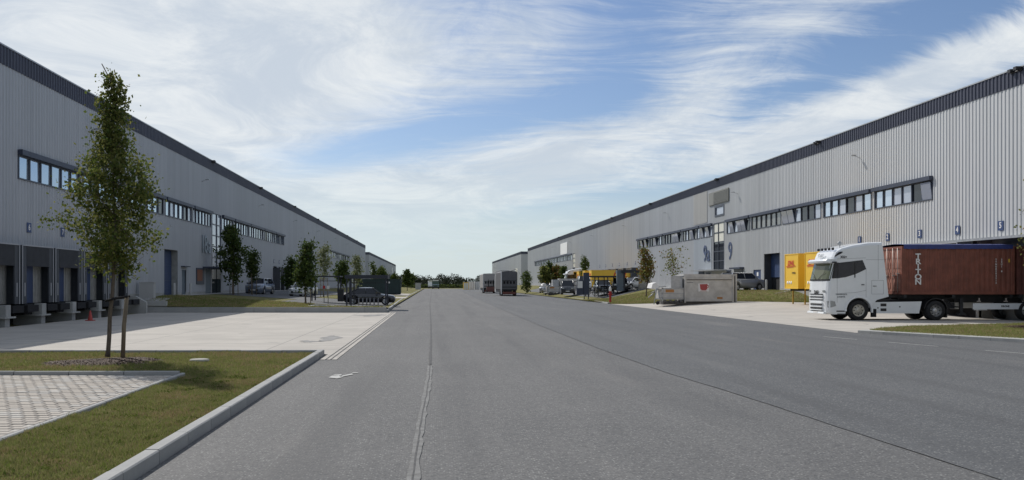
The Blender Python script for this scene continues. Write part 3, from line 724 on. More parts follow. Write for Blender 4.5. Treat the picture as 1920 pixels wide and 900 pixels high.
def warehouse(label, side, X, y0, y1, H, base, clad, openings, depth=70):
    o = -side
    r = thing('warehouse', label, 'warehouse', (X, y0, 0))
    pw('cladding', wall_sheet(X, o, y0, y1, base + .25, H - .93, openings), clad, r)
    pw('parapet_band', corr(X + o * .03, o, y0, y1, H - .95, H - .04, .333, .045), 'navy_band', r)
    cp = MB(); cp.box(X + o * .10, X - o * .25, y0, y1, H - .05, H + .02); pw('coping', cp, 'galvanised', r)
    pl = MB(); ys = sorted({y0, y1} | {v for q in openings if q[2] < base + .3 for v in q[:2]})
    for a, b in zip(ys, ys[1:]):
        if not any(q[0] <= (a + b) / 2 <= q[1] and q[2] < base + .3 for q in openings): pl.box(X - o * .15, X + o * .015, a, b, -.3, base + .26)
    pw('plinth', pl, 'concrete_block', r)
    bd = MB(); bd.box(X - o * .8, X - o * depth, y0 + .05, y1 - .05, -.3, H - .25); pw('roof', bd, 'roofing', r)
    for yy, s_ in ((y0, -1), (y1, 1)):
        g_ = MB(); k = int(depth / .333)
        for i in range(k):
            a = X - o * (.0 + i * .333); pts = [(0, 0), (.15, 0), (.19, .036), (.293, .036), (.333, 0)]
            for (p, dp), (q, dq) in zip(pts, pts[1:]):
                g_.add([(a - o * p, yy + s_ * dp, base), (a - o * q, yy + s_ * dq, base), (a - o * q, yy + s_ * dq, H - .93), (a - o * p, yy + s_ * dp, H - .93)], [(0, 1, 2, 3)])
        pw('gable_cladding', g_, clad, r)
        f_ = MB(); f_.box(X + o * .06, X - o * depth, yy + s_ * .0, yy + s_ * .09, H - .93, H - .02); pw('gable_band', f_, 'navy_band', r)
    return r

WZ0, WZ1 = 7.22, 8.45
# --- left warehouse
XL = -20.8
lbays = [(45.3, 53.2), (53.6, 61.4), (61.8, 69.7), (70.1, 77.8), (78.2, 84.6), (88.9, 93.8), (94.2, 101.8), (102.2, 110.2), (110.6, 118.4), (118.8, 125.8)]
lfar = [(181 + 8.6 * i, 181 + 8.6 * i + 8.2) for i in range(5)]
Lop = [(a, b, WZ0, WZ1) for a, b in lbays + lfar] + [(85, 88.5, 2.0, 8.6), (69.9, 73.7, 1.0, 4.65), (74.8, 76.1, 1.05, 3.1), (79.2, 81.9, 1.9, 3.35), (82.6, 84.6, 1.0, 3.3), (85, 88.5, 1.0, 2.0)]
for k in range(4): Lop.append((39.2 + 3.8 * k + .4, 39.2 + 3.8 * k + 2.9, 1.0, 3.8))
Lop.append((54.4 + .4, 54.4 + 2.9, 1.0, 3.8))
Lop += [(117.5 + 4 * k, 120.3 + 4 * k, 1.0, 4.2) for k in range(4)]
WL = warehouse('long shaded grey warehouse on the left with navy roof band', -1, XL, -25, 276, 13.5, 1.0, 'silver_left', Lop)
for i, (a, b) in enumerate(lbays):
    n = 6 if b - a > 6 else 4
    window_bay(WL, XL, 1, a, b, WZ0, WZ1, n, blinds=[j for j in range(n) if (i * 7 + j * 3) % 4 == 0 and i > 1], tone='glass_sky')
for a, b in lfar: window_bay(WL, XL, 1, a, b, WZ0, WZ1, 4, blinds=(1, 3))
# stairwell glazing
def stair_glass(root, X, o, y0, y1, z0, z1, cream_to=None):
    fr = MB(); f = .06
    ym = y0 + (y1 - y0) * .55
    for a in (y0, ym, y1): fr.box(X - o * .1, X + o * .05, a - f, a + f, z0, z1)
    zz = [z0 + (z1 - z0) * k / 5 for k in range(6)]
    for z in zz: fr.box(X - o * .1, X + o * .045, y0 + f, ym - f, z - .04, z + .04); fr.box(X - o * .1, X + o * .045, ym + f, y1 - f, z - .04, z + .04)
    w = pw('stair_window', fr, 'navy_frame', root)
    for a, b in ((y0 + f, ym - f), (ym + f, y1 - f)):
        for c, d in zip(zz, zz[1:]):
            p = MB(); p.box(X - o * .05, X - o * .02, a, b, c + .04, d - .04); p.v = [(u - root.location.x, v - root.location.y, k) for u, v, k in p.v]
            part('pane', p, 'cream' if cream_to and (c + d) / 2 > cream_to else ('glass_blind' if o > 0 else 'glass_dark'), w)
stair_glass(WL, XL, 1, 85, 88.5, 3.4, 8.6)
# entrance with canopy, poster window, doors
e = MB(); e.box(XL - .1, XL + .03, 85, 86.6, 1.05, 3.35); e.box(XL - .1, XL + .03, 86.9, 88.5, 1.05, 3.35); pw('entrance_door', e, 'glass_dark', WL)
e = MB(); e.box(XL, XL + 1.5, 81.5, 89.2, 3.35, 3.5); pw('canopy', e, 'navy', WL)
e = MB(); e.box(XL - .3, XL - .02, 82.6, 84.6, 1.05, 3.3); pw('door', e, 'door_grey', WL)
e = MB(); e.box(XL - .1, XL + .1, 79.2, 81.9, 1.9, 3.35); w_ = pw('window', e, 'navy_frame', WL)
e = MB(); e.box(XL + .10, XL + .13, 79.4, 81.1, 2.2, 3.2); e.v = [(u - XL, v + 25, k) for u, v, k in e.v]; part('poster', e, 'orange_poster', w_)
# tall recessed opening with blue gate
e = MB(); e.box(XL - .6, XL - .01, 69.7, 69.92, 1.0, 4.65); e.box(XL - .6, XL - .01, 73.68, 73.85, 1.0, 4.65); e.box(XL - .6, XL - .01, 69.9, 73.7, 4.64, 4.8); pw('gate_reveal', e, 'pale_sheet', WL)
e = MB()
for i in range(6): e.box(XL - .58, XL - .50 - .01 * (i % 2), 69.92, 73.68, 1.0 + i * .61, 1.6 + i * .61)
pw('sectional_gate', e, 'door_blue', WL)
e = MB(); e.box(XL - .2, XL - .04, 74.8, 76.1, 1.05, 3.1); e.box(XL - .04, XL + .02, 75.9, 75.98, 2.0, 2.15); pw('door', e, 'door_grey', WL)
e = MB(); e.box(XL - .02, XL + .35, 74.5, 76.3, 3.35, 3.42); pw('lamp', e, 'navy', WL)
for y in (54.6, 81.3, 107.5, 134, 161, 188, 214): floodlight(WL, XL, 1, y, 11.2)
for y in (85, 108.5, 135, 162, 190, 217, 244): roof_light(WL, XL + .1, 1, y, 13.3)
# house number in pale steel: front plates with dark standoff feet
for y, s_ in ((81.4, '1'), (82.5, '8'), (83.8, 'a')):
    t_ = text('house_number', s_, 2.3, 'number_pale', WL, (.09, y + 25, 5.45), FACE_PX, .03, .01)
# --- right warehouse
XR = 31.2
rbays = [(56.6, 64.1), (64.5, 72.5), (72.9, 80.9), (81.3, 88.9), (89.3, 96.4), (101.3, 105.7), (106.1, 113.4), (113.8, 122.3), (122.7, 130.8), (131.2, 138.6)]
rfar = [(204 + 8.4 * i, 204 + 8.4 * i + 8.0) for i in range(9)]
Rop = [(a, b, WZ0, WZ1 + .02) for a, b in rbays + rfar] + [(97.3, 100.9, 3.4, 8.6), (97.2, 100.4, 9.3, 10.5), (81.7, 85.5, 1.3, 4.75), (86.4, 88.4, 1.3, 3.3), (199.5, 203, 1.4, 8.6)]
dock_y = [53.9, 58.1, 62.2, 66.3, 70.4]
Rop += [(y - 1.4, y + 1.4, 1.1, 3.9) for y in dock_y] + [(43.5, 51.9, 0, 4.55)]
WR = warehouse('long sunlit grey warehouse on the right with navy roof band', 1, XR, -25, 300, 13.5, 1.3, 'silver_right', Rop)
opn = {0: (0,), 1: (), 2: (4, 5), 3: (), 4: (1, 2, 4), 5: (1, 3), 6: (2,), 7: (1, 2), 8: (3,), 9: (1, 3)}
bl = {0: (2, 3), 1: (1, 3), 2: (0, 3), 3: (), 4: (3, 5), 5: (0, 2), 6: (0, 4), 7: (), 8: (1,), 9: ()}
for i, (a, b) in enumerate(rbays):
    n = 6 if b - a > 6 else 4
    window_bay(WR, XR, -1, a, b, WZ0, WZ1 + .02, n, opened=opn[i], blinds=bl[i], tone='glass_grey' if i in (3, 6) else ('glass_sky' if i < 2 else 'glass_dark'))
for i, (a, b) in enumerate(rfar): window_bay(WR, XR, -1, a, b, WZ0, WZ1 + .02, 4, blinds=(i % 4, (i + 2) % 4), box=True, tone='glass_dark')
stair_glass(WR, XR, -1, 97.3, 100.9, 3.4, 8.6, 6.2); stair_glass(WR, XR, -1, 199.5, 203, 3.4, 8.6, 5.0)
e = MB(); e.box(XR + .1, XR - .08, 97.2, 97.45, 9.3, 10.5); e.box(XR + .1, XR - .08, 100.15, 100.4, 9.3, 10.5); e.box(XR + .1, XR - .08, 97.45, 100.15, 9.3, 9.5); e.box(XR + .1, XR - .08, 97.45, 100.15, 10.3, 10.5); w_ = pw('window', e, 'navy_frame', WR)
e = MB(); e.box(XR + .05, XR + .02, 97.45, 100.15, 9.5, 10.3); e.v = [(u - XR, v + 25, k) for u, v, k in e.v]; part('pane', e, 'glass_blind', w_)
e = MB(); e.box(XR - .045, XR - .16, 95.6, 102.4, 10.7, 12.1)
for k in range(9): e.box(XR - .16, XR - .20, 95.8, 100.6, 10.8 + k * .14, 10.86 + k * .14)
pw('louvre_panel', e, 'louvre', WR)
e = corr(XR - .045, -1, 103.2, 108.6, 8.9, 12.5); pw('colour_panel', e, 'beige_clad', WR, 'faint beige cladding field beside the louvre panel')
e = corr(XR - .045, -1, 101.5, 108.6, 2.9, 7.1); pw('colour_panel', e, 'blue_clad', WR, 'faint bluish cladding field behind the house number')
e = MB(); e.box(XR - .045, XR - .15, 211, 222, 8.9, 11.6); pw('sign_panel', e, 'white', WR, 'blank white panel high on the wall')
text('house_number', '9a', 2.6, 'number_blue', WR, (-.14, 103.2 + 25, 5.3), FACE_NX, .02, .03)
text('house_number', '9', 2.6, 'number_blue', WR, (-.06, 95.2 + 25, 5.3), FACE_NX, .02, .03)
# entrances on the right
def win_box(root, X, o, a, b, z0, z1, tone='glass_dark'):
    e = MB(); e.box(X, X + o * .07, a, b, z0, z1); w = pw('window', e, 'navy_frame', root)
    e = MB(); e.box(X + o * .07, X + o * .085, a + .12, b - .12, z0 + .12, z1 - .12); e.v = [(u - root.location.x, v - root.location.y, k) for u, v, k in e.v]; part('pane', e, tone, w)
win_box(WR, XR, -1, 104.2, 106.6, 2.3, 3.6); win_box(WR, XR, -1, 101.9, 103.6, 2.3, 3.3); win_box(WR, XR, -1, 95, 96.4, 2.4, 3.4); win_box(WR, XR, -1, 91.2, 94.0, 1.9, 3.55, 'glass_grey')
e = MB(); e.box(XR - .04, XR - .5, 91.0, 94.2, 3.45, 3.62); pw('awning', e, 'navy', WR)
e = MB(); e.box(XR - .04, XR - 1.4, 96.5, 105.2, 3.36, 3.48); pw('canopy', e, 'galvanised', WR)
e = MB(); e.box(XR + .12, XR + .05, 86.4, 88.4, 1.3, 3.3); e.box(XR + .05, XR, 86.4, 86.5, 1.3, 3.3); dd = pw('door', e, 'door_blue', WR)
for z in (2.1, 2.7):
    e = MB(); e.box(XR + .05, XR + .03, 87.2, 87.6, z, z + .35); e.v = [(u - XR, v + 25, k) for u, v, k in e.v]; part('pane', e, 'white', dd)
e = MB(); e.box(XR + .75, XR + .01, 81.5, 81.72, 1.3, 4.75); e.box(XR + .75, XR + .01, 85.48, 85.7, 1.3, 4.75); e.box(XR + .75, XR + .01, 81.7, 85.5, 4.74, 4.9); pw('gate_reveal', e, 'frame_grey', WR)
e = MB()
for i in range(4): e.box(XR + .68, XR + .60 + .01 * (i % 2), 81.72, 85.48, 2.55 + i * .56, 3.1 + i * .56)
pw('sectional_gate', e, 'door_blue', WR)
e = MB(); e.box(XR + .74, XR + .70, 81.72, 85.48, 1.3, 2.6); pw('gate_shade_sheet', e, 'black_rubber_and_shade', WR)  # black sheet: darkness of the open gateway put into its colour
for y in (40, 66.3, 93, 120.5, 147, 177, 205, 235): floodlight(WR, XR, -1, y, 11.25)
for y in (48.4, 73.4, 99.5, 130, 158, 190, 225): roof_light(WR, XR - .1, -1, y, 13.3)
for i, y in enumerate([45.7, 49.8] + dock_y[:4] + [140 + 6 * k for k in range(6)]):
    e = MB(); e.box(XR - .04, XR - .07, y - .24, y + .24, 4.9, 5.42); d_ = pw('dock_sign', e, 'sign_navy', WR)
    t = text('numeral', str(6 - i if i < 6 else i + 2), .46, 'letter_white', d_, (-.075, y + 25, 5.17), FACE_NX, .003, .01)
for i, y in enumerate((46.5, 50.7, 117.9, 121.9, 125.9)):
    e = MB(); e.box(XL + .04, XL + .07, y - .24, y + .24, 4.6, 5.1); d_ = pw('dock_sign', e, 'sign_navy', WL)
    text('numeral', str(i + 6), .42, 'letter_white', d_, (.075, y + 25, 4.85), FACE_PX, .003, .01)

# --- covered loading bay that the truck backs into
e = MB(); e.box(XR + .02, XR + 22, 51.9, 52.2, -.1, 4.5); e.box(XR + .02, XR + 22, 43.2, 43.5, -.1, 4.5); e.box(XR + 22, XR + 22.3, 43.2, 52.2, -.1, 4.5); pw('loading_bay', e, 'pale_sheet', WR)
e = MB(); e.box(XR + .02, XR + 22, 43.5, 51.9, 4.5, 4.6); pw('loading_bay_ceiling', e, 'frame_grey', WR)
e = MB(); e.box(XR - .35, XR - .05, 43.3, 68, 4.42, 4.56); pw('canopy', e, 'galvanised', WR)
e = MB(); e.box(XR - .30, XR + .1, 52.0, 52.6, 4.0, 4.42); pw('canopy_box', e, 'black_plastic', WR)
# --- dock shelters
def dock(root, X, o, yc, base, top, w=3.55, d=.55, pale=True):
    y0, y1 = yc - w / 2, yc + w / 2; xf = X + o * (d + .65)
    e = MB(); e.box(X, xf, y0, y0 + .12, base, top); e.box(X, xf, y1 - .12, y1, base, top); e.box(X, xf, y0 + .12, y1 - .12, top - .06, top)
    e.box(xf - o * .05, xf + o * .02, y0 + .12, y0 + .5, base, top - .06); e.box(xf - o * .05, xf + o * .02, y1 - .5, y1 - .12, base, top - .06)
    sh = pw('dock_shelter', e, 'frame_grey', root)
    L = root.location
    def sub(nm, mb, m): mb.v = [(a - L.x, b - L.y, c) for a, b, c in mb.v]; return part(nm, mb, m, sh)
    e = MB(); e.box(xf - o * .03, xf + o * .03, y0 + .5, y1 - .5, top - 1.0, top - .06); sub('head_curtain', e, 'curtain')
    e = MB()
    for a in (y0 - .005, y1 - .055): e.box(xf + o * .02, xf + o * .05, a, a + .06, base, top)
    e.box(xf + o * .02, xf + o * .05, y0 + .06, y1 - .06, top - .03, top + .03); sub('edge_strip', e, 'edge_pale')
    e = MB(); e.box(xf + o * .02, xf + o * .04, y0 + .25, y0 + .33, base + .35, base + 1.0); e.box(xf + o * .02, xf + o * .04, y1 - .33, y1 - .25, base + .35, base + 1.0); sub('reflector', e, 'edge_pale')
    xd = xf - o * .5; e = MB(); e.box(xd - o * .08, xd, y0 + .13, (y0 + 2.35) if pale else y1 - .13, base, top - .1); sub('dock_door', e, 'door_blue')
    if pale:
        e = MB()
        for k in range(5): e.box(xd - o * .05, xd + o * (.01 + .03 * (k % 2)), y0 + 2.35 + k * .19, y0 + 2.35 + (k + 1) * .19, base, top - .1)
        sub('side_sheet', e, 'pale_sheet')
    e = MB(); e.box(X, xf - o * .1, y0 + .6, y1 - .6, base - .22, base - .02); e.box(X + o * .2, xf - o * .2, yc - 1.1, yc + 1.1, base - .55, base - .22); sub('dock_leveller', e, 'black_rubber_and_shade')
    e = MB(); e.box(X, X + o * .02, y0, y1, 0, base); sub('pit_shade_sheet', e, 'black_rubber_and_shade')  # thin black sheet on the wall, painted as the shaded void below the dock
    return sh
for k in range(4): dock(WL, XL, 1, 41.1 + 3.8 * k, 1.02, 3.82)
dock(WL, XL, 1, 41.1 + 3.8 * 4, 1.02, 3.82)
for k in range(4): dock(WL, XL, 1, 119 + 4 * k, 1.02, 4.0, 3.6, .3)
for y in dock_y: dock(WR, XR, -1, y, 1.1, 4.35, 3.5, .4, False)
for k in range(6): dock(WR, XR, -1, 140 + 6 * k, 1.2, 4.4, 3.5, .4, False)
for k in range(5):
    y = 41.15 + 3.8 * k; e = MB(); e.box(XL + .05, -19.32, y - .22, y + .28, .42, 1.0); e.cur = 1; e.box(XL + .05, -19.36, y - .20, y + .26, -.1, .42); e.cur = 0
    e.box(-20.0, -19.2, y - .55, y + .55, .40, .47)
    pw('dock_pedestal', e, ['concrete_block', 'kerb'], WL)
    e = MB(); e.box(-19.6, -19.31, y + .45, y + 1.6, .62, .95); e.box(-19.6, -19.31, y + 2.0, y + 3.2, .62, .95); pw('dock_bumper', e, 'black_rubber_and_shade', WL)
e = MB(); e.prism([(XL, 1.15), (XL, 0), (-18.9, 0), (-18.9, .75), (-19.6, 1.15)], 'y', 59.6, 59.9); tag(pw('ramp_wall', e, 'concrete_block', WL), 'pale low wall closing the last loading dock')

# --- far buildings
far = []
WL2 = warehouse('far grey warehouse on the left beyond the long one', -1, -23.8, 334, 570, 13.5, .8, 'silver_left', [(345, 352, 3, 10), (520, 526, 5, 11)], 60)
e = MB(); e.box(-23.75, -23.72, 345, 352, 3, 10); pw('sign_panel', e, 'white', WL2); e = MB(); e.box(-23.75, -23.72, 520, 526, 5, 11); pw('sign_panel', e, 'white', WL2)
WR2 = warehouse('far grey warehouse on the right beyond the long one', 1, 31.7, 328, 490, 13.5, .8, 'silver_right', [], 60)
e = MB(); e.box(31.6, 31.64, 342, 350, 2.8, 7.6); pw('sign_panel', e, 'cream', WR2)

# ------------------------------------------------------------------ trees
def tree(label, x, y, z, h, z0, prof, nleaf, size, mix, group, seed, trunk_r=.06, lean=(0, 0), stakes=0, limbs=26, sparse=0.0, bend=None, stake_h=2.0, bark='bark', name='young_tree', offx=0):
    """prof: list of (t 0..1 up the crown, radius, sideways shift)"""
    r = np.random.default_rng(seed); rd = random.Random(seed)
    root = thing(name, label, 'tree', (x, y, z), 0, group)
    H = h
    def cx(zz):
        t = max(0, min(1, (zz - z0) / (H - z0))); s_ = 0
        for (a, ra, sa), (b, rb, sb) in zip(prof, prof[1:]):
            if a <= t <= b: return ra + (rb - ra) * (t - a) / (b - a + 1e-9), sa + (sb - sa) * (t - a) / (b - a + 1e-9)
        return prof[-1][1], prof[-1][2]
    def axis(zz):
        s0 = prof[0][2]
        if zz < z0: return Vector((lean[0] * zz + s0 * zz / z0 * 1.0, lean[1] * zz, zz))
        return Vector((lean[0] * zz + cx(zz)[1], lean[1] * zz, zz))
    tr = MB(); zs = [0, .15] + [H * .97 * k / 14 for k in range(1, 15)]
    tr.tube([axis(q) + Vector((rd.uniform(-.012, .012), rd.uniform(-.012, .012), 0)) for q in zs], [trunk_r * (1.25 if q == 0 else 1) * (1 - .88 * (q / H) ** .9) + .004 for q in zs], 8)
    part('trunk', tr, bark, root)
    br = MB(); tips = []
    for i in range(limbs):
        t = (i + rd.random()) / limbs; zz = z0 + (H - z0) * (t * .93 - .02); rad, sh = cx(zz + .15 * (H - z0) * .3); a = i * 2.399 + rd.uniform(-.4, .4)
        rad *= rd.uniform(.48, 1.18); b = axis(zz); up = rad * rd.uniform(.35, .8)
        e_ = b + Vector((math.cos(a) * rad, math.sin(a) * rad, up)); m_ = b.lerp(e_, .5) + Vector((0, 0, -.05 * rad))
        br.tube([b, m_, e_], [trunk_r * .32 * (1 - t * .6), trunk_r * .2 * (1 - t * .6), .004], 4, False)
        tips.append((b, m_, e_, rad))
        for _ in range(3):
            f = rd.uniform(.35, .95); p = (b.lerp(m_, f * 2) if f < .5 else m_.lerp(e_, f * 2 - 1)); l = rad * rd.uniform(.2, .5)
            q = p + Vector((rd.uniform(-1, 1), rd.uniform(-1, 1), rd.uniform(-.2, .9))).normalized() * l
            br.tube([p, q], [.006, .003], 3, False); tips.append((p, p.lerp(q, .5), q, l))
    part('limbs', br, bark, root)
    # leaves in clumps along the twigs
    nb = len(tips); w_ = np.array([max(.05, t[3]) for t in tips]); w_ /= w_.sum()
    k = r.choice(nb, nleaf, p=w_); f = r.random(nleaf) ** .7; f = (np.floor(f * 3.2) + .5 + r.normal(0, .13, nleaf)) / 3.2; f = np.clip(f, 0, 1.05)
    A = np.array([t[0] for t in tips])[k]; B = np.array([t[1] for t in tips])[k]; C = np.array([t[2] for t in tips])[k]
    f = f[:, None]; P = np.where(f < .5, A + (B - A) * f * 2, B + (C - B) * (f * 2 - 1))
    P = P + r.normal(0, 1, (nleaf, 3)) * (.05 + .10 * np.minimum(1, w_[k] * nb))[:, None] * (1.0 if size < .12 else 1.6)
    P[:, 2] -= np.abs(r.normal(0, .05, nleaf))
    keep = vnoise(P[:, 0] * 1.0 + P[:, 2] * .7, P[:, 1] + P[:, 2] * 1.1, 3.2 / max(.6, prof[len(prof) // 2][1]), seed) > .26 + sparse; P = P[keep]; n_ = len(P)
    D = r.normal(0, 1, (n_, 3)); D[:, 2] -= .35; D /= np.linalg.norm(D, axis=1)[:, None]
    U = np.cross(D, r.normal(0, 1, (n_, 3))); U /= np.linalg.norm(U, axis=1)[:, None]
    s_ = size * (.45 + 1.0 * r.random(n_))[:, None]
    ms = list(mix.keys()); base = r.random(n_); cum = np.cumsum([mix[q] for q in ms]); cum = cum / cum[-1]
    mi = np.searchsorted(cum, base)
    # autumn colour gathers toward the top and the outside of some limbs
    quads('crown', P, U * s_ * .42, D * s_, ms, np.minimum(mi, len(ms) - 1), None, None, None, root)
    if stakes:
        sk = MB()
        for i in range(stakes):
            a = i * 2 * PI / stakes + .5; sx, sy = math.cos(a) * .42, math.sin(a) * .42
            sk.tube([(sx, sy, -.1), (sx, sy, stake_h)], .035, 6)
            sk.bar((sx, sy, stake_h - .15), (math.cos(a + 2 * PI / stakes) * .42, math.sin(a + 2 * PI / stakes) * .42, stake_h - .15), .025)
        part('stakes', sk, 'stake', root)
    return root
lg = lambda x, y: h_left(x, y) + .02
# the tall near tree: trunk and one stake joined by a rubber strap
T1 = tree('tall young tree with olive green narrow crown on the near lawn', -8.42, 23.4, .1, 7.8, 2.2,
          [(0, .72, .16), (.06, 1.06, .20), (.22, 1.15, .20), (.38, 1.0, .16), (.52, .78, .14), (.64, .58, .12), (.74, .42, .16), (.82, .34, .22), (.89, .30, .10), (.94, .16, -.12), (1, .04, -.25)],
          23000, .078, {'leaf_green': .50, 'leaf_olive': .46, 'leaf_dark': .04}, None, 5, .058, (.0, 0), 0, 80, .13)
k_ = MB(); k_.tube([(.40, -.02, -.2), (.43, 0, .8), (.50, .02, 1.55)], [.056, .054, .05], 10); part('stake', k_, 'stake', T1, 'single brown timber stake leaning right of the trunk')
k_ = MB(); k_.tube([(-.02, -.085, 1.44), (.18, -.10, 1.50), (.55, -.08, 1.56)], .03, 6); k_.tube([(-.02, .085, 1.44), (.18, .11, 1.50), (.55, .10, 1.56)], .03, 6); part('tree_strap', k_, 'black_rubber_and_shade', T1)
G1 = 'young trees along the left side of the road'; G2 = 'young trees along the right side of the road'
std = [(0, .45, 0), (.12, .9, 0), (.4, 1.0, 0), (.7, .75, 0), (.9, .4, 0), (1, .08, 0)]
def P_(w, pr=std): return [(a, b * w, c) for a, b, c in pr]
DK = {'leaf_dark': .7, 'leaf_green': .3}; GR = {'leaf_green': .6, 'leaf_dark': .4}; PA = {'leaf_pale': .8, 'leaf_green': .2}; OR = {'leaf_rust': .5, 'leaf_olive': .35, 'leaf_green': .15}
tree('bushy dark green tree in front of the entrance of the left warehouse', -18.1, 82, lg(-18.1, 82), 6.6, 1.3, [(0, .4, 0), (.15, .95, .0), (.4, 1.25, .0), (.6, 1.05, 0), (.75, .9, -.1), (.9, .6, -.3), (1, .1, -.35)], 5200, .20, DK, G1, 21, .08, (0, 0), 3, 30, .04)
tree('slim dark green tree in front of the pale blue car', -17.3, 86.5, lg(-17.3, 86.5), 4.35, 1.6, P_(.48, [(0, .6, 0), (.3, 1, 0), (.7, .9, 0), (.85, .7, .2), (1, .2, .5)]), 2400, .17, DK, G1, 22, .05, (0, 0), 3, 22)
tree('dark green tree with a crooked top beside the white parked car', -9.85, 69.7, lg(-9.85, 69.7), 5.0, 1.25, [(0, .5, 0), (.15, .82, -.05), (.35, .78, 0), (.5, .55, -.05), (.65, .5, 0), (.78, .4, .15), (.88, .45, .3), (1, .2, .75)], 4600, .17, DK, G1, 23, .07, (0, 0), 1, 30, .02)
tree('small very dark tree behind the crooked topped tree', -15.2, 97, lg(-15.2, 97), 4.2, .7, P_(.95), 2400, .2, {'leaf_dark': 1}, G1, 24, .05, (0, 0), 0, 18)
tree('thin pale leaved tree seen above the left open shelter frame', -11.5, 95, lg(-11.5, 95), 5.7, 1.9, P_(.85), 1500, .2, PA, G1, 25, .05, (0, 0), 3, 22, .15)
tree('round dark tree between the two pale leaved trees', -11.1, 111, lg(-11.1, 111), 4.2, 1.4, P_(1.0), 2400, .23, DK, G1, 26, .06, (0, 0), 0, 18)
tree('pale leaved narrow tree right of the round dark one', -10.0, 118, lg(-10, 118), 5.3, 1.6, P_(.8), 1600, .22, PA, G1, 27, .05, (0, 0), 0, 20, .12)
tree('green tree with one long bare leader leaning left behind the green container', -9.2, 160, lg(-9.2, 160), 4.6, 1.2, P_(1.2), 2600, .25, GR, G1, 28, .06, (0, 0), 0, 20)
tree('green spike topped tree beside the leaning one behind the green container', -10.6, 159, lg(-10.6, 159), 5.4, 1.5, [(0, .3, .4), (.5, .4, .1), (1, .2, -.4)], 900, .25, GR, G1, 33, .05, (0, 0), 0, 12)
tree('small green tree at the far corner of the green container', -8.6, 200, .1, 4.4, 1.0, P_(1.0), 1400, .3, GR, G1, 29, .06, (0, 0), 0, 14)
tree('lone dark green tree on the verge beyond the green container', -6.3, 217, .1, 5.3, 1.6, P_(1.15), 2600, .30, DK, G1, 30, .09, (0, 0), 0, 18)
tree('far small tree on the left verge near the end of the road', -7.2, 290, .1, 5.0, 1.2, P_(1.4), 1200, .4, GR, G1, 31, .09, (0, 0), 0, 14)
rg = lambda x, y: h_right(x, y) + .02
tree('rusty orange leaved tree beside the dark pavilion', 21.1, 90, rg(21.1, 90), 5.1, 1.5, [(0, .4, .1), (.12, .7, .05), (.35, .72, 0), (.6, .5, -.1), (.8, .5, -.15), (1, .2, -.2)], 2400, .17, OR, G2, 41, .06, (0, 0), 0, 26, .02)
tree('sparse young tree with tufts of leaves behind the waste press', 22.3, 84.5, rg(22.3, 84.5), 4.7, 2.0, [(0, .3, 0), (.15, .95, 0), (.5, 1.0, 0), (.8, .95, 0), (1, .7, 0)], 700, .15, {'leaf_olive': .5, 'leaf_green': .3, 'leaf_rust': .2}, G2, 42, .045, (0, 0), 0, 24, .2)
tree('narrow sparse tree above the white lorry cab', 25, 150, 1.2, 5.5, 1.4, P_(.75), 1300, .26, GR, G2, 43, .06, (0, 0), 0, 18, .1)
tree('yellowish green tree leftmost of the clump by the far waste press', 22.9, 188, 1.0, 4.8, 1.0, P_(1.4), 2200, .30, {'leaf_olive': .7, 'leaf_green': .3}, G2, 44, .07, (0, 0), 0, 18)
tree('tall dark tree in the middle of the clump by the far waste press', 24.2, 190, 1.0, 5.7, 1.0, P_(1.4), 2200, .30, DK, G2, 45, .07, (0, 0), 0, 18)
tree('rusty leaved tree rightmost of the clump by the far waste press', 26.0, 189, 1.0, 4.9, 1.0, P_(1.5), 2200, .30, {'leaf_rust': .6, 'leaf_green': .4}, G2, 46, .07, (0, 0), 0, 18)
tree('thin dark tree right of the clump beside the silver car', 25.3, 176, 1.0, 4.6, 1.2, P_(.8), 1100, .28, DK, G2, 47, .06, (0, 0), 0, 14)
tree('small tree just right of the grey trailer', 16.9, 165, .2, 4.2, .4, P_(1.0), 1500, .28, GR, G2, 48, .05, (0, 0), 0, 16, .08)
tree('tree with thin bare twigs and low olive leaves at the right picture edge', 25.55, 38, .13, 6.6, 2.6, [(0, .7, 0), (.15, 1.15, 0), (.32, .95, 0), (.45, .75, 0), (1, .5, 0)], 3300, .10, {'leaf_olive': .6, 'leaf_green': .25, 'leaf_rust': .15}, G2, 49, .06, (0, 0), 0, 46, .1)
n = 5000; rr = np.sqrt(rng.random(n)); th = rng.random(n) * 2 * PI; x = 25.6 + 1.5 * rr * np.cos(th); y = 38 + 1.3 * rr * np.sin(th); a1 = rng.random(n) * 2 * PI
quads('mulch', np.stack([x, y, .14 + .07 * (1 - rr ** 2)], 1), np.stack([np.cos(a1), np.sin(a1), .5 * rng.random(n)], 1) * .03, np.stack([-np.sin(a1), np.cos(a1), .6 * rng.random(n)], 1) * .06, ['chip'], np.zeros(n), 'stuff', 'wood chips around the tree at the right edge')

# far wood: one mass of crowns
nb_ = 190; bx = rng.uniform(-75, 75, nb_); by = rng.uniform(395, 450, nb_); bh = rng.uniform(3.8, 6.6, nb_) ; br_ = rng.uniform(2.0, 4.5, nb_)
n = 60000; k = rng.integers(0, nb_, n); d = rng.normal(0, 1, (n, 3)); d /= np.linalg.norm(d, axis=1)[:, None]; d *= (.75 + .3 * rng.random(n))[:, None]
P = np.stack([bx[k] + d[:, 0] * br_[k], by[k] + d[:, 1] * br_[k], bh[k] * .5 + d[:, 2] * bh[k] * .5], 1); keep = P[:, 2] > -.1; P = P[keep]; n = len(P)
D = rng.normal(0, 1, (n, 3)); D /= np.linalg.norm(D, axis=1)[:, None]; U = np.cross(D, rng.normal(0, 1, (n, 3))); U /= np.linalg.norm(U, axis=1)[:, None]
quads('far_wood', P, U * .22, D * .55, ['far_wood'], np.zeros(n), 'stuff', 'dark band of woodland across the end of the road')
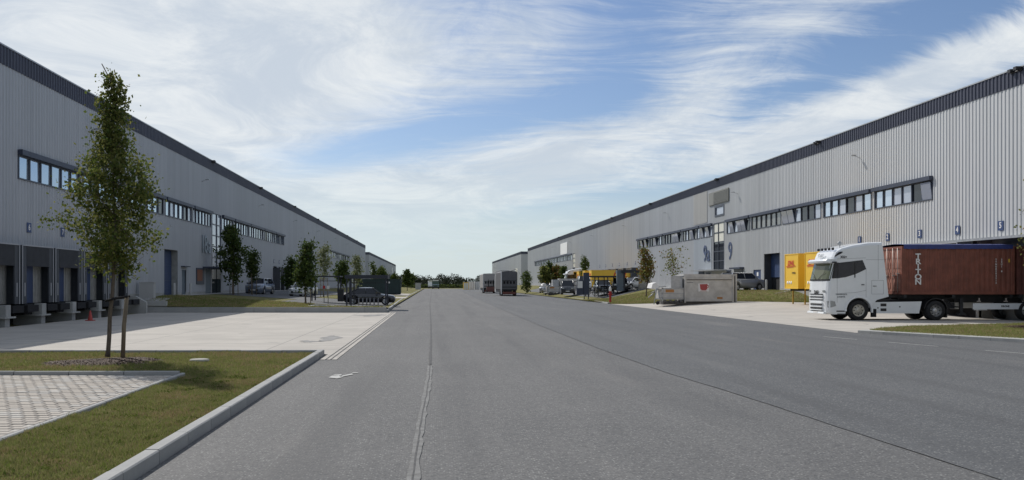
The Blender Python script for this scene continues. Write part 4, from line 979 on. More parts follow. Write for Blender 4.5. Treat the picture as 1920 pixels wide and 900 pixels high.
n = 40000; P = np.stack([rng.uniform(-90, 90, n), rng.uniform(378, 386, n), 1.5 * rng.random(n) ** 1.5], 1); D = rng.normal(0, 1, (n, 3)); D /= np.linalg.norm(D, axis=1)[:, None]; U = np.cross(D, rng.normal(0, 1, (n, 3))); U /= np.linalg.norm(U, axis=1)[:, None]
quads('hedge', P, U * .2, D * .45, ['leaf_green', 'far_wood'], rng.integers(0, 2, n), 'stuff', 'low green hedge in front of the far woodland')
#@@PART3
# ------------------------------------------------------------------ vehicles
def wheel(parent, x, y, z, r, w, side, rim='rim', dished=False, n=28):
    """side -1: outer face toward -y"""
    t = MB(); s = side
    t.lathe([(r * .60, -w / 2 * s * -1), (r * .93, -w / 2 * s * -1), (r, -w * .36 * s * -1), (r, w * .36 * s * -1), (r * .93, w / 2 * s * -1), (r * .60, w / 2 * s * -1), (r * .60, -w / 2 * s * -1)], (0, 0, 0), 'y', n)
    wh = part('wheel', t, 'tyre', parent); wh.location = (x, y, z)
    q = MB(); o = s * w / 2
    if dished: q.lathe([(r * .60, o * .9), (r * .56, o * .5), (r * .45, o * .1), (r * .30, o * .15), (r * .28, o * .75), (r * .12, o * .8), (.001, o * .8)], (0, 0, 0), 'y', n)
    else:
        q.lathe([(r * .60, o * .9), (r * .50, o * .75), (r * .30, o * 1.02), (r * .16, o * 1.12), (.001, o * 1.12)], (0, 0, 0), 'y', n)
    part('rim', q, rim, wh)
    h = MB()
    for k in range(8):
        a = k * PI / 4; h.lathe([(.001, o * (.97 if not dished else .5)), (r * .055, o * (.97 if not dished else .5)), (r * .055, o * .7)], (math.cos(a) * r * .42, 0, math.sin(a) * r * .42), 'y', 6)
    part('rim_hole', h, 'black_plastic', wh)
    return wh

def semi_tractor(label, loc, rz=0, group=None, detail=True, paint='truck_white'):
    t = thing('semi_truck', label, 'truck', loc, rz, group); Wd = 1.25
    arc = [(1.66 + .66 * math.cos(a), .56 + .66 * math.sin(a)) for a in [R(170 - 16 * k) for k in range(11)]]
    prof = [(.10, .33), (.93, .33), (.98, .55)] + arc + [(2.40, .82), (2.62, 1.10), (3.26, 1.28), (2.93, 4.22), (2.2, 4.20), (1.34, 4.06), (.75, 3.88), (.42, 3.70), (.28, 3.40), (.25, 3.12), (.02, 2.18), (-.03, 1.6), (-.05, 1.05), (-.03, .55), (.0, .40)]
    ys = [-1.25, -1.19, -1.05, -.6, 0, .6, 1.05, 1.19, 1.25]; mb = MB(); rings = []
    for y in ys:
        k = abs(y) / 1.25; sh = {1.25: .17, 1.19: .06, 1.05: 0}.get(abs(y), -.05 if abs(y) < .7 else 0); ring = []
        for u, z in prof:
            fu = u
            if u < .45 and z < 3.8: fu = u + sh
            if z > 3.3:
                zz = z - (.16 if abs(y) == 1.25 else .05 if abs(y) == 1.19 else 0) * (1 if z > 3.9 else .5); fu += (.05 if abs(y) == 1.25 and u < 1 else 0)
            else: zz = z
            ring.append((fu, y, zz))
        rings.append(ring)
    mb.loft(rings, True, True); cab = part('cab', mb, paint, t)
    def p(nm, m, parent=t, lab=None):
        def f(mb): return part(nm, mb, m, parent, lab)
        return f
    yo = -1.25
    # side windows both sides
    for s in (-1, 1):
        a, b = (s * 1.252, s * 1.262)
        w = MB(); w.prism([(.36, 3.07), (1.86, 3.24), (2.06, 2.76), (1.52, 2.50), (.98, 2.33), (.52, 2.26), (.27, 2.26)], 'y', a, b); sw = p('side_window', 'glass_dark')(w)
        f = MB()
        for u0, u1 in ((.50, .56), (1.42, 1.47)): f.prism([(u0, 2.30), (u1, 2.30), (u1 + .0, 3.12), (u0, 3.10)], 'y', s * 1.263, s * 1.272)
        p('window_pillar', 'black_plastic', sw)(f)
        # door shut lines and locker
        g_ = MB(); th = .012
        for (u0, z0, u1, z1) in ((.50, .95, .50, 2.26), (2.05, 1.5, 2.05, 2.78), (2.05, 1.22, 2.05, 1.5), (.5, 1.45, 1.5, 1.50), (1.5, 1.5, 2.05, 1.62), (2.35, 2.15, 2.98, 2.15), (2.35, 1.42, 2.35, 2.15), (2.98, 1.42, 2.98, 2.15), (2.35, 1.42, 2.98, 1.42), (2.70, 2.2, 2.70, 4.05), (2.05, 3.26, 3.0, 3.26), (.5, 3.30, 2.05, 3.36)):
            d = Vector((u1 - u0, 0, z1 - z0)); n_ = Vector((-d.z, 0, d.x)).normalized() * th / 2; q0, q1 = Vector((u0, 0, z0)), Vector((u1, 0, z1))
            g_.add([(v.x, s * 1.2535, v.z) for v in (q0 - n_, q1 - n_, q1 + n_, q0 + n_)], [(0, 1, 2, 3)])
        p('shut_line', 'seam_line')(g_)
        g_ = MB(); g_.box(1.80, 1.95, s * 1.25, s * 1.285, 1.90, 1.94); g_.box(2.42, 2.60, s * 1.25, s * 1.28, 1.83, 1.86); p('door_handle', 'black_plastic')(g_)
        # wheel arch flare
        fl = MB(); ar = [(math.cos(R(a_)), math.sin(R(a_))) for a_ in range(185, -12, -14)]
        fl.loft([[(1.66 + c * r_, yy, .56 + s2 * r_) for r_, yy in ((.665, s * 1.15), (.665, s * 1.29), (.76, s * 1.285), (.78, s * 1.252))] for c, s2 in ar], False, False); p('wheel_arch', paint)(fl)
        e = MB(); e.box(.95, 1.0, s * .7, s * 1.2, .35, 1.0); e.box(.46, .95, s * 1.251, s * 1.262, .47, .53); e.box(.50, .95, s * 1.251, s * 1.266, .30, .37); p('step', 'black_plastic')(e)
        # headlamp wrapping the corner
        hl = MB(); hl.add([(-.04, s * 1.00, .72), (.02, s * 1.19, .70), (.16, s * 1.262, .70), (.44, s * 1.262, .78), (.38, s * 1.262, 1.02), (.16, s * 1.262, 1.06), (.01, s * 1.20, 1.04), (-.06, s * 1.0, 1.0)], [(0, 1, 6, 7), (1, 2, 5, 6), (2, 3, 4, 5)]); p('headlight', 'headlight')(hl)
        hl = MB(); hl.box(-.075, -.05, s * .75, s * 1.02, 1.52, 1.62); p('upper_lamp', 'headlight')(hl)
        e = MB(); e.prism([(.20, 2.26), (.36, 2.26), (.46, 3.05), (.34, 3.05)], 'y', s * 1.245, s * 1.275); e.box(.22, .44, s * 1.27, s * 1.36, 3.08, 3.16); 
        if s < 0: p('mirror_camera', 'black_plastic')(e)
        e = MB(); e.box(1.92 if False else 2.62, 2.62 + .02, s * 1.15, s * 1.25, .32, 1.0); 
        # chassis side fairing
        e = MB(); e.add([(2.42, s * 1.20, .38), (4.92, s * 1.20, .38), (5.06, s * 1.20, 1.02), (2.55, s * 1.20, .98), (2.36, s * 1.20, .75), (2.42, s * 1.14, .38), (4.92, s * 1.14, .38), (5.06, s * 1.14, 1.02), (2.55, s * 1.14, .98), (2.36, s * 1.14, .75)],
                        [(0, 1, 2, 3, 4), (5, 6, 7, 8, 9), (0, 1, 6, 5), (1, 2, 7, 6), (2, 3, 8, 7), (3, 4, 9, 8), (4, 0, 5, 9)]); sf = p('side_fairing', paint)(e)
        e = MB()
        for z in (.50, .76): e.box(2.85, 3.16, s * 1.201, s * 1.212, z, z + .15)
        e.box(3.85, 3.92, s * 1.201, s * 1.206, .70, .77); e.box(2.68, 2.74, s * 1.201, s * 1.206, .64, .71); p('vent', 'black_plastic', sf)(e)
        e = MB(); e.box(2.38, 2.62, s * 1.05, s * 1.22, .18, .62); p('mud_flap', 'black_rubber_and_shade')(e)
        e = MB(); ar = [(math.cos(R(a_)), math.sin(R(a_))) for a_ in range(175, 0, -17)]
        e.loft([[(5.83 + c * r_, yy, .56 + s2 * r_) for r_, yy in ((.60, s * .55), (.60, s * 1.2), (.64, s * 1.2), (.64, s * .55))] for c, s2 in ar], True, True); e.box(6.40, 6.44, s * .6, s * 1.2, .15, .62); p('rear_fender', 'black_plastic')(e)
        wheel(t, 1.66, s * 1.06, .54, .54, .34, s, 'rim'); wheel(t, 5.83, s * .95, .53, .53, .55, s, 'rim_silver', True)
    # windscreen
    ws = MB(); y_ = 1.10
    ws.loft([[(.02 + sh - .012, y, 2.20), (.235 + sh - .012, y, 3.06)] for y, sh in ((-1.23, .14), (-1.17, .05), (-1.0, -.0), (-.6, -.05), (0, -.05), (.6, -.05), (1.0, 0), (1.17, .05), (1.23, .14))], False, False); p('windscreen', 'windscreen')(ws)
    ws = MB(); ws.loft([[(-.005 + sh, y, 2.13), (-.01 + sh, y, 2.215)] for y, sh in ((-1.23, .14), (-1.17, .05), (-1.0, -.0), (-.6, -.055), (.6, -.055), (1.0, 0), (1.17, .05))], False, False); p('wiper_cowl', 'black_plastic')(ws)
    for s in (-1, 1):
        ws = MB(); ws.bar((-.07, s * .15, 2.2), (.02, s * .8, 2.62), .012); p('wiper', 'black_plastic')(ws)
    vz = MB(); vz.loft([[(-.10 + sh, y, 3.10), (-.14 + sh, y, 3.20), (-.05 + sh, y, 3.30), (.30 + sh, y, 3.32), (.25 + sh, y, 3.08)] for y, sh in ((-1.27, .20), (-1.18, .06), (-.9, 0), (-.4, -.04), (.4, -.04), (.9, 0), (1.18, .06), (1.27, .20))], True, True); p('sun_visor', paint)(vz)
    for s in (-1, 1):
        e = MB(); e.prism([(.38, 3.42), (.78, 3.62), (.80, 3.70), (.60, 3.68), (.40, 3.50)], 'y', s * 1.215, s * 1.25); p('roof_lamp', 'black_plastic')(e)
    e = MB()
    for y in (-.9, -.45, 0, .45, .9): e.lathe([(.001, -.04), (.07, -.03), (.08, .06)], (.40, y, 3.86), 'x', 10)
    p('roof_spotlight', 'chassis')(e)
    e = MB(); e.lathe([(.0, -.03), (.10, -.03), (.12, .0), (.10, .04), (.001, .04)], (.95, -.55, 4.16), 'y', 14); e.tube([(.95, -.55, 3.85), (.95, -.55, 4.05)], .03, 6); p('horn', 'galvanised')(e)
    # grille
    e = MB()
    for z, h_ in ((1.37, .05), (1.21, .05), (1.07, .04)): e.box(-.115, -.07, -.80, .80, z, z + h_)
    for z, h_ in ((.80, .07), (.60, .08), (.44, .05)): e.box(-.125, -.07, -.72, .72, z, z + h_)
    p('grille', 'black_plastic')(e)
    e = MB()
    for z in (1.29, 1.13): e.box(-.135, -.07, -.86, .86, z, z + .055)
    for z in (.70, .52, .90): e.box(-.15, -.07, -.80, .80, z, z + .06)
    e.prism([(-.16, .36), (.02, .33), (.02, .44), (-.13, .46)], 'y', -1.05, 1.05); p('bumper_bar', paint)(e)
    e = MB(); e.box(-.165, -.15, -.26, .26, .385, .46); p('number_plate', 'letter_white')(e)
    if detail:
        text('badge', 'DAF', .26, 'black_plastic', t, (-.12, -.05, 1.50), FACE_NX, .004, .012, 1.1)
        text('visor_lettering', 'DAF', .26, 'galvanised', t, (.155, 0, 3.50), (R(78), 0, R(-90)), .004, .008, 1.4)
        text('badge', 'XG+', .17, 'black_plastic', t, (.85, -1.256, 3.40), FACE_CAM, .003, .008)
        text('door_lettering', 'TRANSPORTE\nLOGISTIK', .10, 'seam_line', t, (.72, -1.257, 1.33), FACE_CAM, .002, .004, 1, 'CENTER', 1.35)
    # chassis, fifth wheel, tank
    e = MB(); e.box(2.4, 6.7, -.48, -.30, .72, 1.0); e.box(2.4, 6.7, .30, .48, .72, 1.0); e.box(2.6, 4.9, -1.12, 1.12, .45, .92); e.box(5.7, 6.0, -1.0, 1.0, .45, .65); e.box(3.3, 6.6, -.40, .40, .98, 1.12); e.box(2.6, 3.2, -1.1, 1.1, .9, 1.20); p('chassis', 'chassis')(e)
    e = MB(); e.lathe([(.001, .12), (.45, .12), (.5, .06), (.5, -.02)], (5.5, 0, 1.14), 'z', 16); p('fifth_wheel', 'chassis')(e)
    e = MB(); e.box(.2, 3.1, -1.0, 1.0, .45, .95); p('underbody', 'chassis')(e)
    return t
TR = semi_tractor('white tractor unit reversing a red container trailer at the right loading docks', (21.14, 49.87, 0))

# container chassis
ct = thing('container_trailer', 'black container trailer with white side guard behind the white tractor', 'trailer', (21.14, 49.87, 0))
e = MB(); e.box(4.2, 16.2, -.55, -.35, 1.12, 1.40); e.box(4.2, 16.2, .35, .55, 1.12, 1.40); e.box(7.2, 16.2, -.5, .5, .95, 1.13)
for u in (4.1, 6.7, 9.8, 10.3, 13, 16): e.box(u, u + .16, -1.2, 1.2, 1.22, 1.38)
part('trailer_frame', e, 'chassis', ct)
for s in (-1, 1):
    e = MB(); e.box(7.82, 15.2, s * 1.16, s * 1.20, .60, .92); e.box(7.9, 8.6, s * 1.12, s * 1.16, .55, .62); g_ = part('side_guard', e, 'truck_white', ct)
    if s < 0: text('lettering', 'KRONE', .13, 'black_plastic', g_, (9.55, -1.203, .76), FACE_CAM, .002, .006)
    e = MB(); e.box(7.2, 7.36, s * .95, s * 1.08, .3, 1.2); e.prism([(7.02, .28), (7.52, .28), (7.40, .42), (7.14, .42)], 'y', s * .85, s * 1.15); part('landing_leg', e, 'chassis', ct)
    for u in (10.75, 12.05, 13.35): wheel(ct, u, s * 1.02, .53, .53, .38, s, 'rim_silver')
    e = MB()
    for u in (8.15, 9.6, 10.6): e.box(u, u + .06, s * 1.1, s * 1.16, 1.02, 1.2); e.box(u - .08, u + .12, s * 1.1, s * 1.15, 1.0, 1.05)
    part('twist_lock', e, 'steel_bar', ct)
e = MB(); e.box(5.6, 7.0, -.9, .9, .62, .95); e.tube([(6.5, -1.0, 1.1), (6.9, -1.05, .75), (7.3, -1.0, .7)], .03, 6); part('trailer_gear', e, 'chassis', ct)

def container(label, loc, L, m, group=None, tarp=True, txt=True):
    t = thing('shipping_container', label, 'container', loc, 0, group); H = 2.59; Wc = 1.22
    e = MB()
    for y in (-Wc, Wc - .12):
        e.box(0, .14, y, y + .12, 0, H); e.box(L - .14, L, y, y + .12, 0, H); e.box(.14, L - .14, y + .005, y + .115, 0, .16); e.box(.14, L - .14, y + .005, y + .115, H - .12, H - .01)
    for u in (0.0, L - .14): e.box(u + .01, u + .13, -Wc + .12, Wc - .12, 0.0, .18); e.box(u + .01, u + .13, -Wc + .12, Wc - .12, H - .14, H - .004)
    fr = part('frame', e, m, t)
    for s in (-1, 1):
        w = MB(); u = .14; pts = []
        while u < L - .14:
            pts += [(u, 0), (u + .10, 0), (u + .14, 1), (u + .24, 1)]; u += .28
        pts = [q for q in pts if q[0] <= L - .14] + [(L - .14, 0)]
        vs = [(a, s * (Wc - .02 - .035 * b), z) for z in (.16, H - .12) for a, b in pts]; n = len(pts)
        w.add(vs, [(i, i + 1, n + i + 1, n + i) for i in range(n - 1)]); part('side_wall', w, m, t)
    # end doors on the -x side
    for s in (-1, 1):
        w = MB(); y0, y1 = (s * .01, s * 1.09)
        w.box(.05, .09, y0, y1, .18, H - .14)
        for z in (.3, .85, 1.4, 1.95): w.box(.03, .05, y0 + s * .08, y1 - s * .08, z, z + .34)
        d = part('door', w, 'container_pink', t)
        b = MB()
        for yy in (.32, .82): b.tube([(-.02, s * yy, .1), (-.02, s * yy, H - .08)], .022, 6)
        b.box(-.04, 0, s * .25, s * .6, 1.0, 1.05); b.box(-.04, 0, s * .7, s * 1.0, 1.1, 1.15); part('locking_bar', b, 'steel_bar', d)
    w = MB(); w.box(L - .08, L - .04, -1.1, 1.1, .18, H - .14); part('end_wall', w, m, t)
    fl = MB(); fl.box(.14, L - .14, -1.1, 1.1, .08, .15); part('floor', fl, 'chassis', t)
    if tarp:
        w = MB(); n = 40; rings = []
        for i in range(n + 1):
            u = .10 + (L - .2) * i / n; sag = .02 * math.sin(i * 1.7); rings.append([(u, -1.245, H - .15 + .012 * math.sin(i * 2.3)), (u, -1.235, H + .08), (u, -.6, H + .12 + sag), (u, 0, H + .14 + sag), (u, .6, H + .12 + sag), (u, 1.235, H + .08), (u, 1.245, H - .15)])
        w.loft(rings, False, False); part('tarpaulin', w, 'tarp_blue', t)
    if txt:
        for i, chh in enumerate('TRITON'): text('letter', chh, .40, 'letter_white', t, (.88, -1.2215, 2.03 - i * .275), FACE_CAM, .003, .012, 1.15)
        for i, chh in enumerate('TTNU8204513'): text('serial', chh, .13, 'letter_white', t, (5.06, -1.2215, 1.86 - i * .125), FACE_CAM, .002, .003)
        for i, chh in enumerate('20U1 8'): text('serial', chh, .13, 'letter_white', t, (5.36, -1.2215, 1.86 - i * .125), FACE_CAM, .002, .003)
        w = MB(); w.box(5.72, 5.80, -1.225, -1.221, 1.72, 1.90); part('sticker', w, 'yellow', t)
    return t
container('rust red open top container with blue tarpaulin marked TRITON on the trailer', (25.12, 49.87, 1.40), 6.06, 'container_red')
container('darker red container right behind the TRITON container', (31.3, 49.87, 1.40), 6.06, 'container_red2', None, False, False)

# yellow swap bodies
def swap_body(label, loc, L=5.4, group='yellow swap bodies at the loading docks', legs=True, big=False):
    t = thing('swap_body', label, 'container', loc, 0, group); Hh = 2.5; w = 1.25
    e = MB(); e.box(0, L, -w, w, 0, Hh); b = part('box_body', e, 'yellow', t)
    e = MB()
    for y in (-w - .012, w - .05): e.box(-.03, .05, y, y + .06, .0, Hh + .02); 
    e.box(-.03, .05, -w + .05, w - .05, Hh - .05, Hh + .02); e.box(-.03, .05, -w + .05, w - .05, -.03, .06); e.box(.05, L, -w - .02, -w + .0, -.02, .10); e.box(.05, L, -w - .02, -w, Hh - .10, Hh + .02); part('edge_frame', e, 'yellow', t)
    text('logo', 'DHL', .46, 'post_red', t, (-.035, .1, 1.84), FACE_NX, .003, .012, 1.3, shear=.3)
    e = MB(); e.box(-.040, -.030, -.75, .9, 1.60, 1.64); e.box(-.040, -.030, -.3, .9, 1.54, 1.57); part('logo_bars', e, 'post_red', t)
    text('lettering', 'DHL', .95 if big else .6, 'post_red', t, (L - 1.6, -w - .025, 1.75), FACE_CAM, .003, .03, 1.15, shear=.3)
    text('lettering', 'EXPRESS', .17, 'black_plastic', t, (-.035, -.45, 1.12), FACE_NX, .002, .004)
    e = MB()
    for i in range(3): e.lathe([(.001, -.004), (.12, -.004), (.12, 0)], (-.004, .75 - i * .34, .42), 'x', 12)
    part('pictogram', e, 'letter_white', t)
    if legs:
        for u in (.5, L - .6):
            for y in (-1.12, 1.06):
                e = MB(); e.box(u, u + .08, y, y + .08, -loc[2] + h_yard(loc[0] + u, loc[1]) - .03, 0); part('leg', e, 'post_yellow', t)
    e = MB(); e.box(.1, L, -.5, -.38, -.18, 0); e.box(.1, L, .38, .5, -.18, 0); part('base_rail', e, 'chassis', t)
    return t
swap_body('yellow container on thin legs left of the white truck cab', (26.1, 66.1, 1.62), 4.0)
swap_body('yellow container on legs directly behind the truck windscreen', (26.0, 62.2, 1.62), 4.1)
gB = 'yellow swap bodies at the far docks'
for i, (y, lb) in enumerate(((140, 'large yellow container nearest of the far docked row behind the bicycle shelter'), (146, 'second yellow container of the far docked row'), (152, 'third yellow container of the far docked row'), (158, 'fourth yellow container of the far docked row'), (196, 'small far yellow container above the far waste press'))):
    swap_body(lb, (24.2 if i < 4 else 24.0, y, 1.5), 5.9, gB, False, True)

# cars
def car(label, loc, rz, paint, kind='hatch', L=4.3, group=None, name='parked_car'):
    t = thing(name, label, 'car', loc, rz, group)
    K = {'hatch': dict(H=1.48, hood=.88, a=.24, b=.40, c=.83, d=.97, W=.88, bz=.98), 'sedan': dict(H=1.46, hood=.84, a=.27, b=.44, c=.70, d=.93, W=.90, bz=.96), 'suv': dict(H=1.66, hood=1.05, a=.22, b=.34, c=.86, d=.985, W=.93, bz=1.08), 'van': dict(H=1.95, hood=1.1, a=.12, b=.26, c=.95, d=.995, W=.95, bz=1.15)}[kind]
    X = lambda f: (f - .5) * L; r = .33
    # lower body: stations with z0, z1, half width; wheel arches cut by profile
    w1, w2 = .185, .80
    tops = [(0, K['hood'] - .22), (.02, K['hood'] - .10), (.10, K['hood'] - .03), (K['a'], K['hood'] + .06), (.5, K['bz'] - .02), (K['d'] - .06, K['bz'] + .02), (.985, K['bz'] - .08), (1, K['bz'] - .30)]
    def top(f):
        for (a, p), (b, q) in zip(tops, tops[1:]):
            if a <= f <= b: return p + (q - p) * (f - a) / (b - a)
        return tops[-1][1]
    def bot(f):
        z = .20 + (.12 if f < .02 or f > .98 else 0)
        for w in (w1, w2):
            dx = (f - w) * L
            if abs(dx) < .385: z = max(z, .30 + math.sqrt(max(0, .385 ** 2 - dx * dx)))
        return z
    fs = sorted(set([0, .02, .06, .10, K['a'], .35, .5, .6, .7, .9, .95, .985, 1] + [w + d / L for w in (w1, w2) for d in (-.386, -.36, -.3, -.2, -.1, 0, .1, .2, .3, .36, .386)]))
    mb = MB(); rings = []
    for f in fs:
        hw = K['W'] * (1 - .16 * max(0, 1 - f / .08) ** 2 - .10 * max(0, 1 - (1 - f) / .06) ** 2); z1 = top(f); z0 = bot(f); zm = z0 + (z1 - z0) * .6; x = X(f)
        rings.append([(x, -hw * .94, z0), (x, -hw, min(zm, .62) if z0 < .6 else zm), (x, -hw * .985, z1 - .09), (x, -hw * .86, z1), (x, 0, z1 + .03), (x, hw * .86, z1), (x, hw * .985, z1 - .09), (x, hw, min(zm, .62) if z0 < .6 else zm), (x, hw * .94, z0)])
    mb.loft(rings, True, True, True); part('body', mb, paint, t)
    ub = MB(); ub.box(X(.05), X(.95), -K['W'] * .80, K['W'] * .80, .2, .62); part('underbody', ub, 'chassis', t)
    # glasshouse
    zt = K['H']; zb = K['bz'] - .03; hb = K['W'] * .90; ht = K['W'] * .70; a, b, c, d = (X(K[k]) for k in 'abcd')
    zh = K['hood'] + .04; g_ = MB()
    B = [(a, -hb * .93, zh), (a, hb * .93, zh), (d, hb * .93, zb + .02), (d, -hb * .93, zb + .02)]; T = [(b, -ht, zt - .05), (b, ht, zt - .05), (c, ht, zt - .05), (c, -ht, zt - .05)]
    g_.add(B + T, [(0, 1, 5, 4), (1, 2, 6, 5), (2, 3, 7, 6), (3, 0, 4, 7)]); part('glazing', g_, 'glass_dark', t)
    rf = MB(); xs = [b + (c - b) * k / 5 for k in range(6)]
    rf.loft([[(x, -ht - .015, zt - .06), (x, -ht + .05, zt - .02), (x, 0, zt + .015 * math.sin(PI * i / 5)), (x, ht - .05, zt - .02), (x, ht + .015, zt - .06)] for i, x in enumerate(xs)], False, False, True)
    for s in (-1, 1):
        for (p0, p1, w) in (((a, s * hb * .93, zh), (b, s * ht, zt - .04), .045), ((d, s * hb * .93, zb + .02), (c, s * ht, zt - .04), .07), ((X(.56), s * hb * .94, zb), (X(.57), s * ht * 1.0, zt - .05), .035)): rf.bar(p0, p1, w)
    part('roof', rf, paint, t)
    for s in (-1, 1):
        for f in (w1, w2): wheel(t, X(f), s * (K['W'] - .12), r, r, .22, s, 'rim_silver', False, 18)
        h = MB(); h.box(X(0) - .005, X(.05), s * K['W'] * .50, s * K['W'] * .80, K['hood'] - .30, K['hood'] - .16); part('headlight', h, 'headlight', t)
        h = MB(); h.box(X(.97), X(1) + .01, s * K['W'] * .62, s * K['W'] * .90, K['bz'] - .32, K['bz'] - .12); part('tail_light', h, 'tail_lamp', t)
        h = MB(); h.box(a + .25, a + .42, s * (K['W'] - .02), s * (K['W'] + .16), zb + .02, zb + .16); part('mirror', h, paint, t)
    h = MB(); h.box(X(0) - .015, X(.01), -.5, .5, .34, .55); part('grille', h, 'black_plastic', t)
    h = MB(); h.box(X(0) - .03, X(0) - .01, -.26, .26, .42, .53); part('number_plate', h, 'letter_white', t)
    return t
gL = 'parked cars on the left'; gR = 'parked cars on the right'
car('pale blue grey estate car in front of the left warehouse wall', (-17.6, 92, .86), R(82), 'paint_blue', 'suv', 4.3, gL)
car('white hatchback behind the crooked topped tree', (-13.3, 92.5, .68), R(76), 'paint_white', 'hatch', 4.0, gL)
car('black car seen from its side behind the left bicycle shelter', (-5.45, 77.2, .17), R(180), 'paint_black', 'sedan', 4.35, gL)
car('silver car facing us beside the far waste press', (18.9, 152, .35), R(75), 'paint_silver', 'suv', 4.3, gR)
car('black van facing us left of the dark blue pillar', (18.4, 124, .45), R(80), 'paint_black', 'van', 4.6, gR)
car('black car parked behind the right bicycle shelter', (20.3, 109, .75), R(85), 'paint_black', 'suv', 4.5, gR)
car('black estate car just right of the red hydrant', (21.8, 106, 1.0), R(80), 'paint_black', 'suv', 4.5, gR)
car('small white car seen through the dark pavilion', (24.3, 110, 1.25), R(30), 'paint_white', 'hatch', 3.9, gR)
car('grey silver car parked against the right warehouse wall', (28.6, 84.3, 1.33), R(205), 'paint_silver', 'suv', 4.4, gR)
car('white van with a box behind the right bicycle shelter', (21.2, 128, 1.1), R(85), 'paint_white', 'van', 5.0, gR)

# white lorry cab behind the pillar
semi_tractor('white lorry cab half hidden behind the dark blue pillar', (22.8, 158, .35), 0, None, False)

# grey covered trailer seen from behind
def trailer_back(label, loc, L, H, tarp, side, rear_side=1, name='lorry', red=True, group=None):
    t = thing(name, label, 'lorry', loc, 0, group); w = 1.27
    e = MB(); n = 14; rings = []
    for i in range(n + 1):
        y = L * i / n; b = .03 * math.sin(i * 2.1); rings.append([(-w, y, 1.05), (-w - b * .5, y, H - .2), (-w + .12, y, H), (0, y, H + .05), (w - .12, y, H), (w, y, H - .2), (w, y, 1.05)])
    e.loft(rings, True, True); part('box_body', e, tarp, t)
    e = MB(); e.box(-w - .02, -w + .12, -.03, .05, .3, H - .05); part('corner_post', e, 'letter_white' if red else 'galvanised', t)
    e = MB()
    for k in range(4): e.box(-.9 + k * .5, -.9 + k * .5 + .3, -.05, -.01, 1.9, 2.3)
    e.box(-1.1, 1.1, -.04, -.01, 2.35, 2.42); e.box(-1.1, 1.1, -.04, -.01, 1.35, 1.45); part('rear_fitting', e, 'black_rubber_and_shade', t)
    e = MB(); e.box(-1.2, 1.2, .1, L, .85, 1.05); e.box(-1.15, 1.15, 0, .2, .25, .55); e.box(-.5, .5, .3, L, .6, .86); part('chassis', e, 'chassis', t)
    e = MB(); e.box(-1.0, 1.0, -.04, 0, .30, .66); part('tail_panel', e, 'tail_red', t)
    for y in (1.6, 2.9, 4.2):
        for s in (-1, 1):
            k = MB(); k.lathe([(.001, -.16), (.30, -.16), (.32, -.10), (.5, -.12), (.52, 0), (.5, .16), (.001, .16)], (0, 0, 0), 'x', 18); ww = part('wheel', k, 'tyre', t); ww.location = (s * 1.05, y, .52)
    e = MB(); e.prism([(L + .4, .5), (L + .4, 1.1), (L + .2, 1.2), (L + .2, H - .2), (L + 1.8, H - .3), (L + 2.4, H - .8), (L + 2.5, .5)], 'x', -1.2, 1.2); part('cab', e, 'truck_white', t)
    return t
tb = trailer_back('grey tarpaulin trailer parked at the right side of the road seen from behind', (11.75, 141, 0), 13.0, 3.85, 'grey_tarp', 1)
e = MB(); e.tube([(.2, 0, 3.86), (1.1, .1, 4.15), (1.25, .3, 3.9)], .04, 5); e.tube([(-1.3, 12, 3.8), (-.6, 8, 4.1), (.2, 2, 3.95)], .03, 5); part('tarp_hoop', e, 'black_rubber_and_shade', tb)
tb = trailer_back('light box lorry with a forklift on its tail parked ahead of the grey trailer', (11.1, 180, 0), 12.0, 3.9, 'trailer_side', 1, red=False)
fk = thing('forklift', 'dark red forklift hung on the tail of the light box lorry', 'forklift', (11.3, 177.4, .55))
e = MB(); e.box(-.9, .9, 0, 1.3, 0, .75); part('body', e, 'forklift_red', fk)
e = MB()
for x_ in (-.55, .45):
    e.box(x_, x_ + .1, 1.4, 1.55, 0, 2.2); e.box(x_, x_ + .08, .1, .2, .75, 1.9)
e.box(-.6, .6, .1, 1.5, 1.9, 1.98); part('mast', e, 'black_rubber_and_shade', fk)
for s in (-1, 1):
    e = MB(); e.lathe([(.001, -.12), (.3, -.12), (.32, 0), (.3, .12), (.001, .12)], (s * .85, .4, .0), 'x', 14); part('wheel', e, 'tyre', fk)
# oncoming green lorry and white lorry behind
def oncoming(label, loc, m, H):
    t = thing('lorry', label, 'lorry', loc); e = MB()
    e.prism([(0, .5), (0, 1.6), (.15, H - .3), (.5, H), (7, H), (7, .5)], 'x', -1.22, 1.22); part('body', e, m, t)
    e = MB(); e.add([(-1.1, -.012, 1.5), (1.1, -.012, 1.5), (1.0, .13, H - .75), (-1.0, .13, H - .75)], [(0, 1, 2, 3)]); part('windscreen', e, 'glass_sky', t)
    e = MB(); e.box(-1.15, 1.15, -.06, 0, .35, .8); part('bumper', e, 'chassis', t)
    e = MB(); e.box(-1.0, 1.0, -.02, .4, H - .25, H + .12); part('roof_visor', e, 'cream', t)
    for s in (-1, 1):
        e = MB(); e.box(s * .7, s * 1.05, -.08, -.05, .9, 1.1); part('headlight', e, 'headlight', t)
        e = MB(); e.lathe([(.001, -.15), (.5, -.15), (.5, .15), (.001, .15)], (s * 1.0, 1.3, .5), 'x', 14); part('wheel', e, 'tyre', t)
    return t
oncoming('dark green lorry coming toward us at the far end of the road', (.7, 312, 0), 'bus_green', 3.0)
oncoming('white lorry just left of the dark green one at the far end of the road', (-.9, 345, 0), 'truck_white', 2.9)

